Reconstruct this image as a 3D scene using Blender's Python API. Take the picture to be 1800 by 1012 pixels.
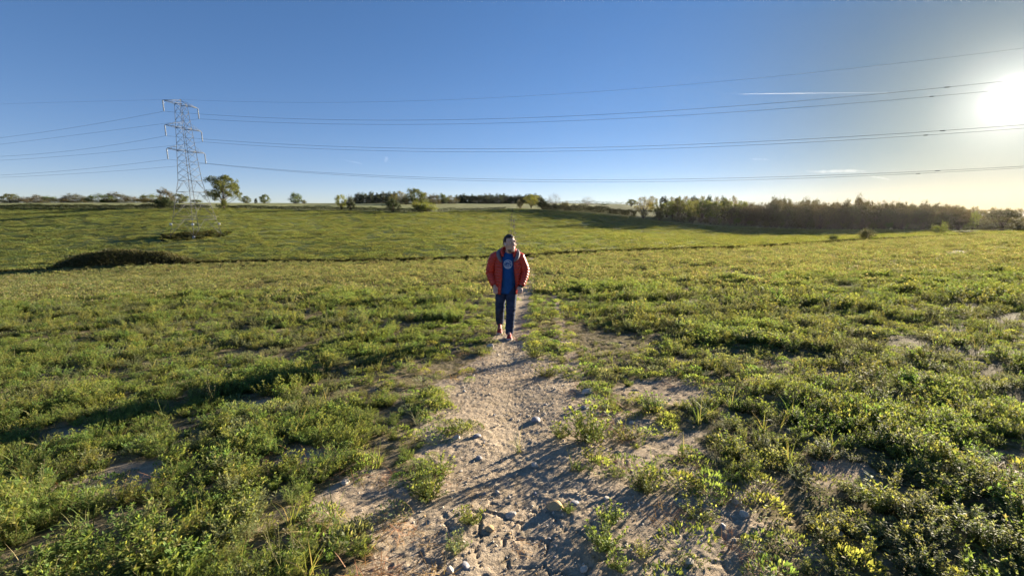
import bpy, bmesh, math, random
import numpy as np
from mathutils import Vector, Matrix, Euler

for o in list(bpy.data.objects):
    bpy.data.objects.remove(o, do_unlink=True)
scene = bpy.context.scene
C = scene.collection
R = math.radians
rnd = random.Random(11)
rng = np.random.default_rng(7)

# ------------------------------------------------------------------ camera, sky, sun
EYE = 1.65
PITCH = R(9.7)
FPX = 764.0                                   # focal length in pixels of the 1800 px wide photograph
cam_d = bpy.data.cameras.new('camera')
cam = bpy.data.objects.new('camera', cam_d)
C.objects.link(cam)
cam.location = (0, 0, EYE)
cam.rotation_euler = (R(90) - PITCH, 0, 0)
cam_d.sensor_width = 36.0
cam_d.lens = 36.0 * FPX / 1800.0
cam_d.clip_start = 0.05
cam_d.clip_end = 30000
scene.camera = cam

SUN_DIR = Vector((0.728, 0.667, 0.163)).normalized()
SUN_EL = math.asin(SUN_DIR.z)
SUN_AZ = math.atan2(SUN_DIR.x, SUN_DIR.y)     # clockwise from +Y

world = bpy.data.worlds.new('World')
scene.world = world
world.use_nodes = True
wn, wl = world.node_tree.nodes, world.node_tree.links
wn.clear()
w_out = wn.new('ShaderNodeOutputWorld')
w_bg = wn.new('ShaderNodeBackground')
w_sky = wn.new('ShaderNodeTexSky')
w_sky.sky_type = 'NISHITA'
w_sky.sun_disc = False
w_sky.sun_elevation = SUN_EL
w_sky.sun_rotation = SUN_AZ
w_sky.altitude = 100
w_sky.air_density = 0.6
w_sky.dust_density = 0.0
w_sky.ozone_density = 1.0
w_bg.inputs['Strength'].default_value = 0.05
# the aureole round the sun itself (a property of the sky, fixed to the sun's direction)
w_tc = wn.new('ShaderNodeTexCoord')
w_dot = wn.new('ShaderNodeVectorMath'); w_dot.operation = 'DOT_PRODUCT'
w_dot.inputs[1].default_value = SUN_DIR
w_nrm = wn.new('ShaderNodeVectorMath'); w_nrm.operation = 'NORMALIZE'
wl.new(w_tc.outputs['Generated'], w_nrm.inputs[0])
wl.new(w_nrm.outputs['Vector'], w_dot.inputs[0])
w_clamp = wn.new('ShaderNodeMath'); w_clamp.operation = 'MAXIMUM'; w_clamp.inputs[1].default_value = 0.0
wl.new(w_dot.outputs['Value'], w_clamp.inputs[0])
w_gam = wn.new('ShaderNodeGamma'); w_gam.inputs['Gamma'].default_value = 0.7
wl.new(w_sky.outputs['Color'], w_gam.inputs['Color'])
w_hsv = wn.new('ShaderNodeHueSaturation'); w_hsv.inputs['Saturation'].default_value = 1.47
wl.new(w_gam.outputs['Color'], w_hsv.inputs['Color'])
w_tint = wn.new('ShaderNodeVectorMath'); w_tint.operation = 'MULTIPLY'
w_tint.inputs[1].default_value = (0.98, 0.92, 1.10)
wl.new(w_hsv.outputs['Color'], w_tint.inputs[0])
# forward scattering warms the sky towards the sun
w_pw = wn.new('ShaderNodeMath'); w_pw.operation = 'POWER'; w_pw.inputs[1].default_value = 16
wl.new(w_clamp.outputs[0], w_pw.inputs[0])
w_warm = wn.new('ShaderNodeMix'); w_warm.data_type = 'RGBA'; w_warm.blend_type = 'MULTIPLY'
wl.new(w_pw.outputs[0], w_warm.inputs[0]); wl.new(w_tint.outputs['Vector'], w_warm.inputs[6])
w_warm.inputs[7].default_value = (0.80, 0.58, 0.33, 1)
acc = w_warm.outputs[2]
for power, amp, col in ((7000, 30.0, (1.0, 0.97, 0.9)), (600, 2.6, (1.0, 0.96, 0.86)), (120, 1.15, (1.0, 0.93, 0.78)), (22, 0.15, (1.0, 0.74, 0.36))):
    pw = wn.new('ShaderNodeMath'); pw.operation = 'POWER'; pw.inputs[1].default_value = power
    wl.new(w_clamp.outputs[0], pw.inputs[0])
    sc = wn.new('ShaderNodeVectorMath'); sc.operation = 'SCALE'
    sc.inputs[0].default_value = tuple(c * amp for c in col)
    wl.new(pw.outputs[0], sc.inputs['Scale'])
    ad = wn.new('ShaderNodeVectorMath'); ad.operation = 'ADD'
    wl.new(acc, ad.inputs[0]); wl.new(sc.outputs['Vector'], ad.inputs[1])
    acc = ad.outputs['Vector']
wl.new(acc, w_bg.inputs['Color'])
wl.new(w_bg.outputs['Background'], w_out.inputs['Surface'])

sun_d = bpy.data.lights.new('sun', 'SUN')
sun_d.energy = 5.0
sun_d.angle = R(0.53)
sun_d.color = (1.0, 0.87, 0.68)
sun = bpy.data.objects.new('sun', sun_d)
C.objects.link(sun)
sun.rotation_euler = (-SUN_DIR).to_track_quat('-Z', 'Y').to_euler()
sun.location = (60, 60, 60)

scene.render.engine = 'CYCLES'
scene.cycles.use_denoising = True
try:
    scene.cycles.denoiser = 'OPENIMAGEDENOISE'
    scene.cycles.denoising_input_passes = 'RGB_ALBEDO_NORMAL'
except Exception:
    pass
scene.cycles.use_adaptive_sampling = True
scene.cycles.adaptive_threshold = 0.02
scene.cycles.max_bounces = 5
scene.cycles.diffuse_bounces = 2
scene.cycles.transmission_bounces = 3
scene.cycles.transparent_max_bounces = 6
scene.cycles.volume_bounces = 0
scene.cycles.sample_clamp_indirect = 4.0
scene.view_settings.view_transform = 'Standard'
scene.view_settings.look = 'None'
scene.view_settings.gamma = 1.0
scene.view_settings.use_curve_mapping = False
scene.view_settings.exposure = 2.22

# ------------------------------------------------------------------ helpers
def tag(o, label=None, cat=None, group=None, kind=None):
    if label: o['label'] = label
    if cat: o['category'] = cat
    if group: o['group'] = group
    if kind: o['kind'] = kind
    return o

def empty(name, loc=(0, 0, 0), rz=0.0):
    o = bpy.data.objects.new(name, None)
    o.empty_display_size = 0.3
    C.objects.link(o)
    o.location = loc
    o.rotation_euler = (0, 0, rz)
    return o

def mesh_np(name, verts, faces, mats=(), smooth=False, midx=None):
    """verts (N,3), faces: an (M,k) array or a list of such arrays of different k"""
    me = bpy.data.meshes.new(name)
    v = np.asarray(verts, np.float32).reshape(-1, 3)
    fl = faces if isinstance(faces, (list, tuple)) else [faces]
    fl = [np.asarray(f, np.int32) for f in fl if len(f)]
    me.vertices.add(len(v))
    me.vertices.foreach_set('co', v.ravel())
    nl = sum(f.size for f in fl)
    npol = sum(len(f) for f in fl)
    me.loops.add(nl)
    me.polygons.add(npol)
    me.loops.foreach_set('vertex_index', np.concatenate([f.ravel() for f in fl]))
    tot = np.concatenate([np.full(len(f), f.shape[1], np.int32) for f in fl])
    start = np.concatenate([[0], np.cumsum(tot)[:-1]]).astype(np.int32)
    me.polygons.foreach_set('loop_start', start)
    if midx is not None:
        me.polygons.foreach_set('material_index', np.asarray(midx, np.int32))
    if smooth:
        me.polygons.foreach_set('use_smooth', np.ones(npol, bool))
    me.update(calc_edges=True)
    me.validate()
    for m in mats:
        me.materials.append(m)
    return me

def obj(name, me, parent=None):
    o = bpy.data.objects.new(name, me)
    C.objects.link(o)
    if parent is not None:
        o.parent = parent
    return o

class MB:
    """collects tubes, quads, leaves into one mesh"""
    def __init__(s):
        s.v = []; s.q = []; s.t = []; s.n = 0
    def add(s, v, q=None, t=None):
        v = np.asarray(v, float).reshape(-1, 3)
        if q is not None and len(q): s.q.append(np.asarray(q) + s.n)
        if t is not None and len(t): s.t.append(np.asarray(t) + s.n)
        s.v.append(v); s.n += len(v)
    def tube(s, pts, rad, sides=6, cap=True):
        pts = np.asarray(pts, float); n = len(pts)
        rad = np.broadcast_to(np.asarray(rad, float), (n,))
        tan = np.gradient(pts, axis=0)
        tan /= np.linalg.norm(tan, axis=1)[:, None] + 1e-9
        ref = np.array([0, 0, 1.0]) if abs(tan[:, 2]).mean() < 0.8 else np.array([0, 1.0, 0])
        a = np.cross(tan, ref); a /= np.linalg.norm(a, axis=1)[:, None] + 1e-9
        b = np.cross(tan, a)
        ang = np.linspace(0, 2 * np.pi, sides, endpoint=False)
        ring = (a[:, None, :] * np.cos(ang)[None, :, None] + b[:, None, :] * np.sin(ang)[None, :, None])
        v = pts[:, None, :] + ring * rad[:, None, None]
        i = np.arange(n - 1)[:, None] * sides; j = np.arange(sides)[None, :]; k = (j + 1) % sides
        q = np.stack([i + j, i + k, i + sides + k, i + sides + j], -1).reshape(-1, 4)
        v = v.reshape(-1, 3)
        t = None
        if cap:
            v = np.vstack([v, pts[0], pts[-1]])
            c0, c1 = n * sides, n * sides + 1
            j = np.arange(sides); k = (j + 1) % sides
            t = np.vstack([np.stack([np.full(sides, c0), k, j], -1),
                           np.stack([np.full(sides, c1), (n - 1) * sides + j, (n - 1) * sides + k], -1)])
        s.add(v, q, t)
    def bar(s, a, b, w):
        s.tube([a, b], w, 4)
    def box(s, c, size, rot=None):
        x, y, z = np.asarray(size, float) / 2
        v = np.array([[-x,-y,-z],[x,-y,-z],[x,y,-z],[-x,y,-z],[-x,-y,z],[x,-y,z],[x,y,z],[-x,y,z]])
        if rot is not None: v = v @ np.asarray(rot).T
        s.add(v + np.asarray(c), [[0,3,2,1],[4,5,6,7],[0,1,5,4],[1,2,6,5],[2,3,7,6],[3,0,4,7]])
    def mesh(s, name, mats=(), smooth=False):
        f = []
        if s.q: f.append(np.vstack(s.q))
        if s.t: f.append(np.vstack(s.t))
        return mesh_np(name, np.vstack(s.v), f, mats, smooth)

def hash2(ix, iy, seed):
    h = (ix.astype(np.int64) * 374761393 + iy.astype(np.int64) * 668265263 + seed * 1442695041) & 0x7fffffff
    h = ((h ^ (h >> 13)) * 1274126177) & 0x7fffffff
    h = h ^ (h >> 16)
    return (h & 0xffffff) / float(0xffffff)

def vnoise(x, y, seed=0):
    x = np.asarray(x, float); y = np.asarray(y, float)
    ix, iy = np.floor(x), np.floor(y)
    fx, fy = x - ix, y - iy
    fx = fx * fx * (3 - 2 * fx); fy = fy * fy * (3 - 2 * fy)
    a = hash2(ix, iy, seed); b = hash2(ix + 1, iy, seed)
    c = hash2(ix, iy + 1, seed); d = hash2(ix + 1, iy + 1, seed)
    return (a * (1 - fx) + b * fx) * (1 - fy) + (c * (1 - fx) + d * fx) * fy

def fbm(x, y, seed=0, oct=4):
    s = 0; a = 0.5; t = 0
    for k in range(oct):
        s = s + a * vnoise(x * 2 ** k + 17.3 * k, y * 2 ** k - 9.1 * k, seed + k); t += a; a *= 0.5
    return s / t                               # 0..1, mean 0.5

def worley(x, y, seed=0):
    x = np.asarray(x, float); y = np.asarray(y, float)
    ix, iy = np.floor(x), np.floor(y)
    f1 = np.full(x.shape, 9.0); f2 = np.full(x.shape, 9.0); idv = np.zeros(x.shape)
    for dx in (-1, 0, 1):
        for dy in (-1, 0, 1):
            cx, cy = ix + dx, iy + dy
            px = cx + hash2(cx, cy, seed); py = cy + hash2(cx, cy, seed + 5)
            d = np.hypot(px - x, py - y)
            nearer = d < f1
            f2 = np.where(nearer, f1, np.minimum(f2, d))
            idv = np.where(nearer, hash2(cx, cy, seed + 9), idv)
            f1 = np.where(nearer, d, f1)
    return f1, f2, idv

def sstep(a, b, x):
    t = np.clip((np.asarray(x, float) - a) / (b - a), 0, 1)
    return t * t * (3 - 2 * t)

# ------------------------------------------------------------------ measuring the place from the photograph
cp, sp = math.cos(PITCH), math.sin(PITCH)
def ray(x, y):
    """sideways and upward metres per metre forward for a spot in the photograph"""
    u = (x - 900) / FPX; v = (506 - y) / FPX
    f = cp + v * sp
    return u / f, (v * cp - sp) / f

SX, SY = 0.030, -0.069                          # tilt of the near field
CP = []                                        # (a, ln r, height below or above eye / r)
def ctl(x, y, Y):
    k, m = ray(x, y)
    X = k * Y; r = math.hypot(X, Y)
    CP.append((math.atan2(X, Y), math.log(r), m * Y / r))
for x, rows in {
    -700: ((478, 62), (440, 90), (400, 125), (372, 175), (362, 200), (357, 300), (362, 700), (366, 1500)),
    0:    ((480, 55), (440, 80), (402, 115), (372, 165), (365, 185), (357, 300), (361, 700), (366, 1500)),
    345:  ((462, 60), (437, 76), (415, 92), (385, 130), (366, 172), (357, 290), (361, 700), (366, 1500)),
    600:  ((460, 56), (430, 78), (396, 125), (370, 180), (360, 260), (358, 320), (361, 700), (366, 1500)),
    750:  ((457, 53), (428, 76), (398, 120), (373, 178), (360, 260), (357, 320), (361, 700), (366, 1500)),
    900:  ((454, 50), (428, 75), (399, 132), (383, 168), (366, 212), (359, 300), (361, 700), (366, 1500)),
    1100: ((443, 54), (424, 80), (413, 110), (405, 138), (391, 158), (379, 172), (364, 240), (360, 320), (362, 700), (366, 1500)),
    1300: ((437, 60), (425, 85), (419, 112), (413, 138), (397, 172), (386, 240), (372, 400), (369, 700), (369, 1500)),
    1500: ((424, 76), (419, 100), (414.5, 133), (403, 175), (394, 240), (378, 400), (371, 700), (369, 1500)),
    1800: ((410, 95), (409, 125), (406, 175), (398, 240), (382, 400), (372, 700), (369, 1500)),
    2500: ((400, 110), (404, 150), (404, 200), (398, 260), (382, 400), (372, 700), (369, 1500)),
}.items():
    for y, Y in rows:
        ctl(x, y, Y)
for aa in np.linspace(-1.25, 1.25, 9):
    for r in (6, 10, 16, 24):
        X, Y = r * math.sin(aa), r * math.cos(aa)
        CP.append((aa, math.log(r), (-EYE + SX * X + SY * Y) / r))
CP = np.array(CP)
AS = 2.2
def _phi(d2):
    return np.sqrt(d2 + 0.02)
_P = np.stack([CP[:, 0] * AS, CP[:, 1]], 1)
_D = ((_P[:, None] - _P[None]) ** 2).sum(-1)
_n = len(_P)
_A = np.zeros((_n + 3, _n + 3))
_A[:_n, :_n] = _phi(_D) - 0.004 * np.eye(_n)
_A[:_n, _n] = 1; _A[:_n, _n + 1:] = _P; _A[_n, :_n] = 1; _A[_n + 1:, :_n] = _P.T
_W = np.linalg.solve(_A, np.concatenate([CP[:, 2], [0, 0, 0]]))

def zt(X, Y, fine=True):
    """height of the land"""
    X = np.asarray(X, float); Y = np.asarray(Y, float)
    sh = np.broadcast(X, Y).shape
    x = np.broadcast_to(X, sh).ravel(); y = np.broadcast_to(Y, sh).ravel()
    r = np.hypot(x, y) + 1e-6
    plane = EYE - EYE + SX * x + SY * y
    a = np.clip(np.arctan2(x, np.maximum(y, 1e-3)), -1.2, 1.2)
    out = np.empty_like(x)
    for i in range(0, len(x), 60000):
        s = slice(i, i + 60000)
        p = np.stack([a[s] * AS, np.log(np.maximum(r[s], 5))], 1)
        d2 = (p[:, None, 0] - _P[None, :, 0]) ** 2 + (p[:, None, 1] - _P[None, :, 1]) ** 2
        q = _phi(d2) @ _W[:_n] + _W[_n] + p @ _W[_n + 1:]
        out[s] = EYE + q * r[s]
    w = sstep(12, 26, r)
    z = plane * (1 - w) + out * w
    # behind the camera the hill simply goes on
    back = sstep(5, -15, y)
    z = z * (1 - back) + np.clip(plane, -30, 30) * back
    if fine:
        amp = 0.03 + 0.12 * sstep(10, 60, r) + 0.25 * sstep(60, 200, r)
        z = z + (fbm(x / 9.0, y / 9.0, 3, 3) - 0.5) * amp
        z = z + (fbm(x / 0.9, y / 0.9, 31, 2) - 0.5) * 0.05 * (1 - sstep(25, 60, r))
    return z.reshape(sh)

def ground_at(x, y, Ymax=400):
    """where the sight line through a spot of the photograph meets the land"""
    k, m = ray(x, y)
    Ys = np.exp(np.linspace(math.log(1.0), math.log(Ymax), 700))
    d = zt(k * Ys, Ys) - (EYE + m * Ys)
    i = np.argmax(d > 0)
    if d[i] <= 0: i = len(Ys) - 1
    Y = Ys[i]
    return float(k * Y), float(Y), float(zt(k * Y, Y))

DITCH = [(-400, 66)] + [(ray(x, y)[0] * Y, Y) for x, y, Y in
         ((-700, 478, 62), (0, 480, 55), (330, 462, 60), (600, 460, 56), (880, 454, 50), (1100, 443, 54), (1300, 437, 60), (1450, 429, 70), (1580, 420, 82))] + [(160, 105), (400, 150)]
HEDGE = [(-500, 215)] + [(ray(x, y)[0] * Y, Y) for x, y, Y in
         ((-700, 363, 200), (0, 364, 186), (345, 366, 172), (600, 369, 182), (750, 373, 178), (830, 368, 200), (905, 364, 214), (985, 366, 200), (1100, 379, 172), (1180, 389, 166), (1300, 397, 170), (1500, 402, 176), (1800, 406, 178))] + [(500, 210)]
def smooth_line(P):
    P = np.array(P); P = P[np.argsort(P[:, 0])]
    xs = np.linspace(P[0, 0], P[-1, 0], 1200)
    ys = np.interp(xs, P[:, 0], P[:, 1])
    k = np.hanning(25); k /= k.sum()
    ys = np.convolve(np.pad(ys, 12, mode='edge'), k, 'valid')
    return lambda X: np.interp(X, xs, ys)
ditchY = smooth_line(DITCH)
hedgeY = smooth_line(HEDGE)

# where bare soil shows in the near field: the trodden path and worn patches
def path_x(Y):
    return np.interp(Y, [0, 3, 5, 7.4, 12, 20, 35, 55], [0.10, 0.06, 0.0, 0.0, 0.28, 0.75, 1.6, 2.4])
PATCH = [(215, 850, 0.50, 0.30), (440, 712, 0.35, 0.25), (120, 770, 0.25, 0.18), (900, 520, 0.2, 0.6), (560, 800, 0.3, 0.15), (650, 870, .3, .3),
         (1480, 830, .35, .22), (1180, 690, .6, .5)]
PATCHW = []
def soil(X, Y):
    X = np.asarray(X, float); Y = np.asarray(Y, float)
    n = fbm(X * 1.7, Y * 1.7, 51, 4) - 0.5
    n2 = fbm(X * 5, Y * 5, 57, 3) - 0.5
    px = path_x(Y)
    hl = np.interp(Y, [1, 1.8, 2.5, 3.2, 4.5, 5.6, 6.6, 7.5, 12, 40], [.72, .70, .62, .62, .74, .52, .33, .26, .22, .20])
    hr = np.interp(Y, [1, 1.8, 2.5, 3.2, 4.5, 5.6, 6.6, 7.5, 12, 40], [1.12, 1.12, 1.18, 1.15, .95, .52, .33, .26, .22, .20])
    d = np.where(X < px, (px - X) / hl, (X - px) / hr)
    s = 1 - sstep(0.62, 1.42, d + 0.7 * n + 1.0 * n2)
    # a second, thinner track beside it
    d2 = np.abs(X - px - 0.72 - 0.02 * Y) / 0.10
    s2 = (1 - sstep(0.5, 1.2, d2 + 1.5 * n2)) * sstep(4.5, 6, Y) * (1 - sstep(10, 16, Y)) * 0.6
    s = np.maximum(s, s2)
    for cx, cy, rx, ry in PATCHW:
        dd = np.hypot((X - cx) / rx, (Y - cy) / ry)
        s = np.maximum(s, (1 - sstep(.6, 1.1, dd + 0.9 * n + .6 * n2)) * 0.9)
    return s
for x, y, rx, ry in PATCH:
    g = ground_at(x, y)
    PATCHW.append((g[0], g[1], rx, ry))

# ------------------------------------------------------------------ materials
def new_mat(name):
    m = bpy.data.materials.new(name); m.use_nodes = True
    nt = m.node_tree; nt.nodes.clear()
    out = nt.nodes.new('ShaderNodeOutputMaterial')
    return m, nt, out

def principled(nt, col=None, rough=0.6, spec=0.3, metal=0.0):
    p = nt.nodes.new('ShaderNodeBsdfPrincipled')
    if col is not None: p.inputs['Base Color'].default_value = (*col, 1)
    p.inputs['Roughness'].default_value = rough
    p.inputs['Specular IOR Level'].default_value = spec
    p.inputs['Metallic'].default_value = metal
    return p

def ramp(nt, stops, src=None):
    r = nt.nodes.new('ShaderNodeValToRGB')
    e = r.color_ramp.elements
    while len(e) < len(stops): e.new(0.5)
    for el, (pos, col) in zip(e, stops):
        el.position = pos; el.color = (*col, 1) if len(col) == 3 else col
    if src is not None: nt.links.new(src, r.inputs['Fac'])
    return r

def noise(nt, vec, scale, detail=4, rough=0.55, dist=0.0):
    n = nt.nodes.new('ShaderNodeTexNoise')
    n.inputs['Scale'].default_value = scale
    n.inputs['Detail'].default_value = detail
    n.inputs['Roughness'].default_value = rough
    n.inputs['Distortion'].default_value = dist
    if vec is not None: nt.links.new(vec, n.inputs['Vector'])
    return n

def mixc(nt, fac, a, b, mode='MIX'):
    m = nt.nodes.new('ShaderNodeMix'); m.data_type = 'RGBA'; m.blend_type = mode
    for s, val in ((m.inputs[0], fac), (m.inputs[6], a), (m.inputs[7], b)):
        if hasattr(val, 'is_output') or isinstance(val, bpy.types.NodeSocket): nt.links.new(val, s)
        elif isinstance(val, tuple): s.default_value = (*val, 1) if len(val) == 3 else val
        else: s.default_value = val
    return m.outputs[2]

def simple_mat(name, col, rough=0.6, spec=0.3, metal=0.0, var=0.15, scale=30.0, bump=0.0, bscale=200.0):
    m, nt, out = new_mat(name)
    p = principled(nt, col, rough, spec, metal)
    tc = nt.nodes.new('ShaderNodeTexCoord')
    n = noise(nt, tc.outputs['Object'], scale, 3)
    r = ramp(nt, [(0.25, tuple(c * (1 - var) for c in col)), (0.75, tuple(min(1, c * (1 + var)) for c in col))], n.outputs['Fac'])
    nt.links.new(r.outputs['Color'], p.inputs['Base Color'])
    if bump:
        b = nt.nodes.new('ShaderNodeBump'); b.inputs['Strength'].default_value = bump; b.inputs['Distance'].default_value = 0.004
        n2 = noise(nt, tc.outputs['Object'], bscale, 3)
        nt.links.new(n2.outputs['Fac'], b.inputs['Height']); nt.links.new(b.outputs['Normal'], p.inputs['Normal'])
    nt.links.new(p.outputs['BSDF'], out.inputs['Surface'])
    return m

def leaf_mat(name, c0, c1, c2=None, trans=0.4, rough=0.62, spec=0.12, tcol=2.1, objvar=0.25):
    """c0..c1(..c2): spread from leaf to leaf; a little from plant to plant; light shines through"""
    m, nt, out = new_mat(name)
    geo = nt.nodes.new('ShaderNodeNewGeometry')
    oi = nt.nodes.new('ShaderNodeObjectInfo')
    stops = [(0.0, c0), (0.8, c1)] + ([(1.0, c2)] if c2 else [])
    r = ramp(nt, stops, geo.outputs['Random Per Island'])
    hsv = nt.nodes.new('ShaderNodeHueSaturation')
    mr = nt.nodes.new('ShaderNodeMapRange')
    mr.inputs['To Min'].default_value = 1 - objvar; mr.inputs['To Max'].default_value = 1 + objvar
    nt.links.new(oi.outputs['Random'], mr.inputs['Value'])
    nt.links.new(mr.outputs['Result'], hsv.inputs['Value'])
    mh = nt.nodes.new('ShaderNodeMapRange')
    mh.inputs['To Min'].default_value = 0.5 - 0.035 * objvar / 0.25; mh.inputs['To Max'].default_value = 0.5 + 0.02 * objvar / 0.25
    wn_ = nt.nodes.new('ShaderNodeTexWhiteNoise'); wn_.noise_dimensions = '1D'
    nt.links.new(oi.outputs['Random'], wn_.inputs['W'])
    nt.links.new(wn_.outputs['Value'], mh.inputs['Value'])
    nt.links.new(mh.outputs['Result'], hsv.inputs['Hue'])
    nt.links.new(r.outputs['Color'], hsv.inputs['Color'])
    p = principled(nt, None, rough, spec)
    nt.links.new(hsv.outputs['Color'], p.inputs['Base Color'])
    t = nt.nodes.new('ShaderNodeBsdfTranslucent')
    tm = mixc(nt, 1.0, hsv.outputs['Color'], (tcol * 1.12, tcol, tcol * 0.58), 'MULTIPLY')
    nt.links.new(tm, t.inputs['Color'])
    mx = nt.nodes.new('ShaderNodeMixShader'); mx.inputs['Fac'].default_value = trans
    nt.links.new(p.outputs['BSDF'], mx.inputs[1]); nt.links.new(t.outputs['BSDF'], mx.inputs[2])
    nt.links.new(mx.outputs['Shader'], out.inputs['Surface'])
    return m

def soil_mat(name='bare_soil', green=False):
    m, nt, out = new_mat(name)
    tc = nt.nodes.new('ShaderNodeTexCoord'); v = tc.outputs['Object']
    big = noise(nt, v, 1.1, 5, 0.6); mid = noise(nt, v, 14, 6, 0.65); fine = noise(nt, v, 120, 5, 0.7)
    c1 = ramp(nt, [(0.3, (0.27, 0.215, 0.155)), (0.55, (0.45, 0.375, 0.28)), (0.75, (0.57, 0.49, 0.38))], mid.outputs['Fac'])
    c2 = ramp(nt, [(0.35, (0.34, 0.25, 0.165)), (0.7, (0.50, 0.41, 0.30))], big.outputs['Fac'])
    col = mixc(nt, 0.45, c1.outputs['Color'], c2.outputs['Color'])
    c3 = ramp(nt, [(0.3, (0.55, 0.55, 0.55)), (0.7, (1.2, 1.18, 1.15))], fine.outputs['Fac'])
    col = mixc(nt, 0.8, col, c3.outputs['Color'], 'MULTIPLY')
    # tiny pale chalk crumbs
    vo = nt.nodes.new('ShaderNodeTexVoronoi'); vo.inputs['Scale'].default_value = 42
    nt.links.new(v, vo.inputs['Vector'])
    crumb = ramp(nt, [(0.0, (1, 1, 1)), (0.16, (1, 1, 1)), (0.2, (0, 0, 0))], vo.outputs['Distance'])
    sel = nt.nodes.new('ShaderNodeSeparateColor'); nt.links.new(vo.outputs['Color'], sel.inputs['Color'])
    gt = nt.nodes.new('ShaderNodeMath'); gt.operation = 'GREATER_THAN'; gt.inputs[1].default_value = 0.72
    nt.links.new(sel.outputs['Red'], gt.inputs[0])
    mu = nt.nodes.new('ShaderNodeMath'); mu.operation = 'MULTIPLY'
    nt.links.new(gt.outputs[0], mu.inputs[0]); nt.links.new(crumb.outputs['Color'], mu.inputs[1])
    col = mixc(nt, mu.outputs[0], col, (0.50, 0.44, 0.36))
    p = principled(nt, None, 0.95, 0.02)
    if green:
        at = nt.nodes.new('ShaderNodeAttribute'); at.attribute_name = 'cover'
        gn = noise(nt, v, 3.0, 6, 0.7)
        gc = ramp(nt, [(0.3, (0.085, 0.062, 0.032)), (0.5, (0.10, 0.098, 0.038)), (0.72, (0.16, 0.135, 0.065))], gn.outputs['Fac'])
        dn = noise(nt, v, 25, 6, 0.75)
        dr = ramp(nt, [(0.3, (0.45, 0.4, 0.3)), (0.7, (1.25, 1.2, 1.1))], dn.outputs['Fac'])
        gcol = mixc(nt, 1.0, gc.outputs['Color'], dr.outputs['Color'], 'MULTIPLY')
        ma = nt.nodes.new('ShaderNodeMath'); ma.operation = 'MULTIPLY_ADD'
        nn = noise(nt, v, 9, 4, 0.6)
        ma.inputs[1].default_value = 1.6; ma.inputs[2].default_value = -0.8
        nt.links.new(nn.outputs['Fac'], ma.inputs[0])
        ad = nt.nodes.new('ShaderNodeMath'); ad.operation = 'ADD'; ad.use_clamp = True
        nt.links.new(ma.outputs[0], ad.inputs[0]); nt.links.new(at.outputs['Fac'], ad.inputs[1])
        col = mixc(nt, ad.outputs[0], col, gcol)
    nt.links.new(col, p.inputs['Base Color'])
    b1 = nt.nodes.new('ShaderNodeBump'); b1.inputs['Strength'].default_value = 0.9; b1.inputs['Distance'].default_value = 0.02
    nt.links.new(mid.outputs['Fac'], b1.inputs['Height'])
    b2 = nt.nodes.new('ShaderNodeBump'); b2.inputs['Strength'].default_value = 0.9; b2.inputs['Distance'].default_value = 0.006
    nt.links.new(fine.outputs['Fac'], b2.inputs['Height']); nt.links.new(b1.outputs['Normal'], b2.inputs['Normal'])
    nt.links.new(b2.outputs['Normal'], p.inputs['Normal'])
    nt.links.new(p.outputs['BSDF'], out.inputs['Surface'])
    return m

def field_mat(name, stops, fine_lo=0.72, fine_hi=1.22, scale=0.9, bump=0.6, row_dir=None, bdist=0.25):
    m, nt, out = new_mat(name)
    tc = nt.nodes.new('ShaderNodeTexCoord'); v = tc.outputs['Object']
    big = noise(nt, v, 0.022, 4, 0.6); mid = noise(nt, v, scale, 5, 0.75); fine = noise(nt, v, scale * 3.5, 4, 0.8)
    c = ramp(nt, stops, big.outputs['Fac'])
    f1 = ramp(nt, [(0.3, (fine_lo,) * 3), (0.7, (fine_hi,) * 3)], mid.outputs['Fac'])
    f2 = ramp(nt, [(0.3, (fine_lo, fine_lo * .97, fine_lo * .9)), (0.7, (fine_hi, fine_hi, fine_hi * .9))], fine.outputs['Fac'])
    col = mixc(nt, 0.75, c.outputs['Color'], f1.outputs['Color'], 'MULTIPLY')
    col = mixc(nt, 0.75, col, f2.outputs['Color'], 'MULTIPLY')
    if row_dir is not None:
        mp = nt.nodes.new('ShaderNodeMapping'); mp.inputs['Rotation'].default_value = (0, 0, row_dir)
        mp.inputs['Scale'].default_value = (0.03, 0.9, 1)
        nt.links.new(v, mp.inputs['Vector'])
        st = noise(nt, mp.outputs['Vector'], 1.0, 4, 0.6)
        sr = ramp(nt, [(0.35, (0.84, 0.86, 0.82)), (0.65, (1.1, 1.08, 1.04))], st.outputs['Fac'])
        col = mixc(nt, 0.7, col, sr.outputs['Color'], 'MULTIPLY')
    p = principled(nt, None, 0.85, 0.1)
    nt.links.new(col, p.inputs['Base Color'])
    b = nt.nodes.new('ShaderNodeBump'); b.inputs['Strength'].default_value = bump; b.inputs['Distance'].default_value = bdist
    nt.links.new(mid.outputs['Fac'], b.inputs['Height'])
    nt.links.new(b.outputs['Normal'], p.inputs['Normal'])
    t = nt.nodes.new('ShaderNodeBsdfTranslucent')
    nt.links.new(col, t.inputs['Color'])
    nt.links.new(p.outputs['BSDF'], out.inputs['Surface'])
    return m

M_soil = soil_mat('bare_soil')
M_near = soil_mat('weedy_soil', green=True)
M_far = field_mat('young_crop', [(0.3, (0.13, 0.15, 0.05)), (0.5, (0.165, 0.195, 0.062)), (0.7, (0.19, 0.20, 0.075))], row_dir=R(12))
M_upper = field_mat('pale_crop', [(0.3, (0.22, 0.24, 0.095)), (0.7, (0.27, 0.265, 0.12))])
M_beyond = field_mat('far_land', [(0.3, (0.10, 0.12, 0.045)), (0.7, (0.17, 0.17, 0.07))])

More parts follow.
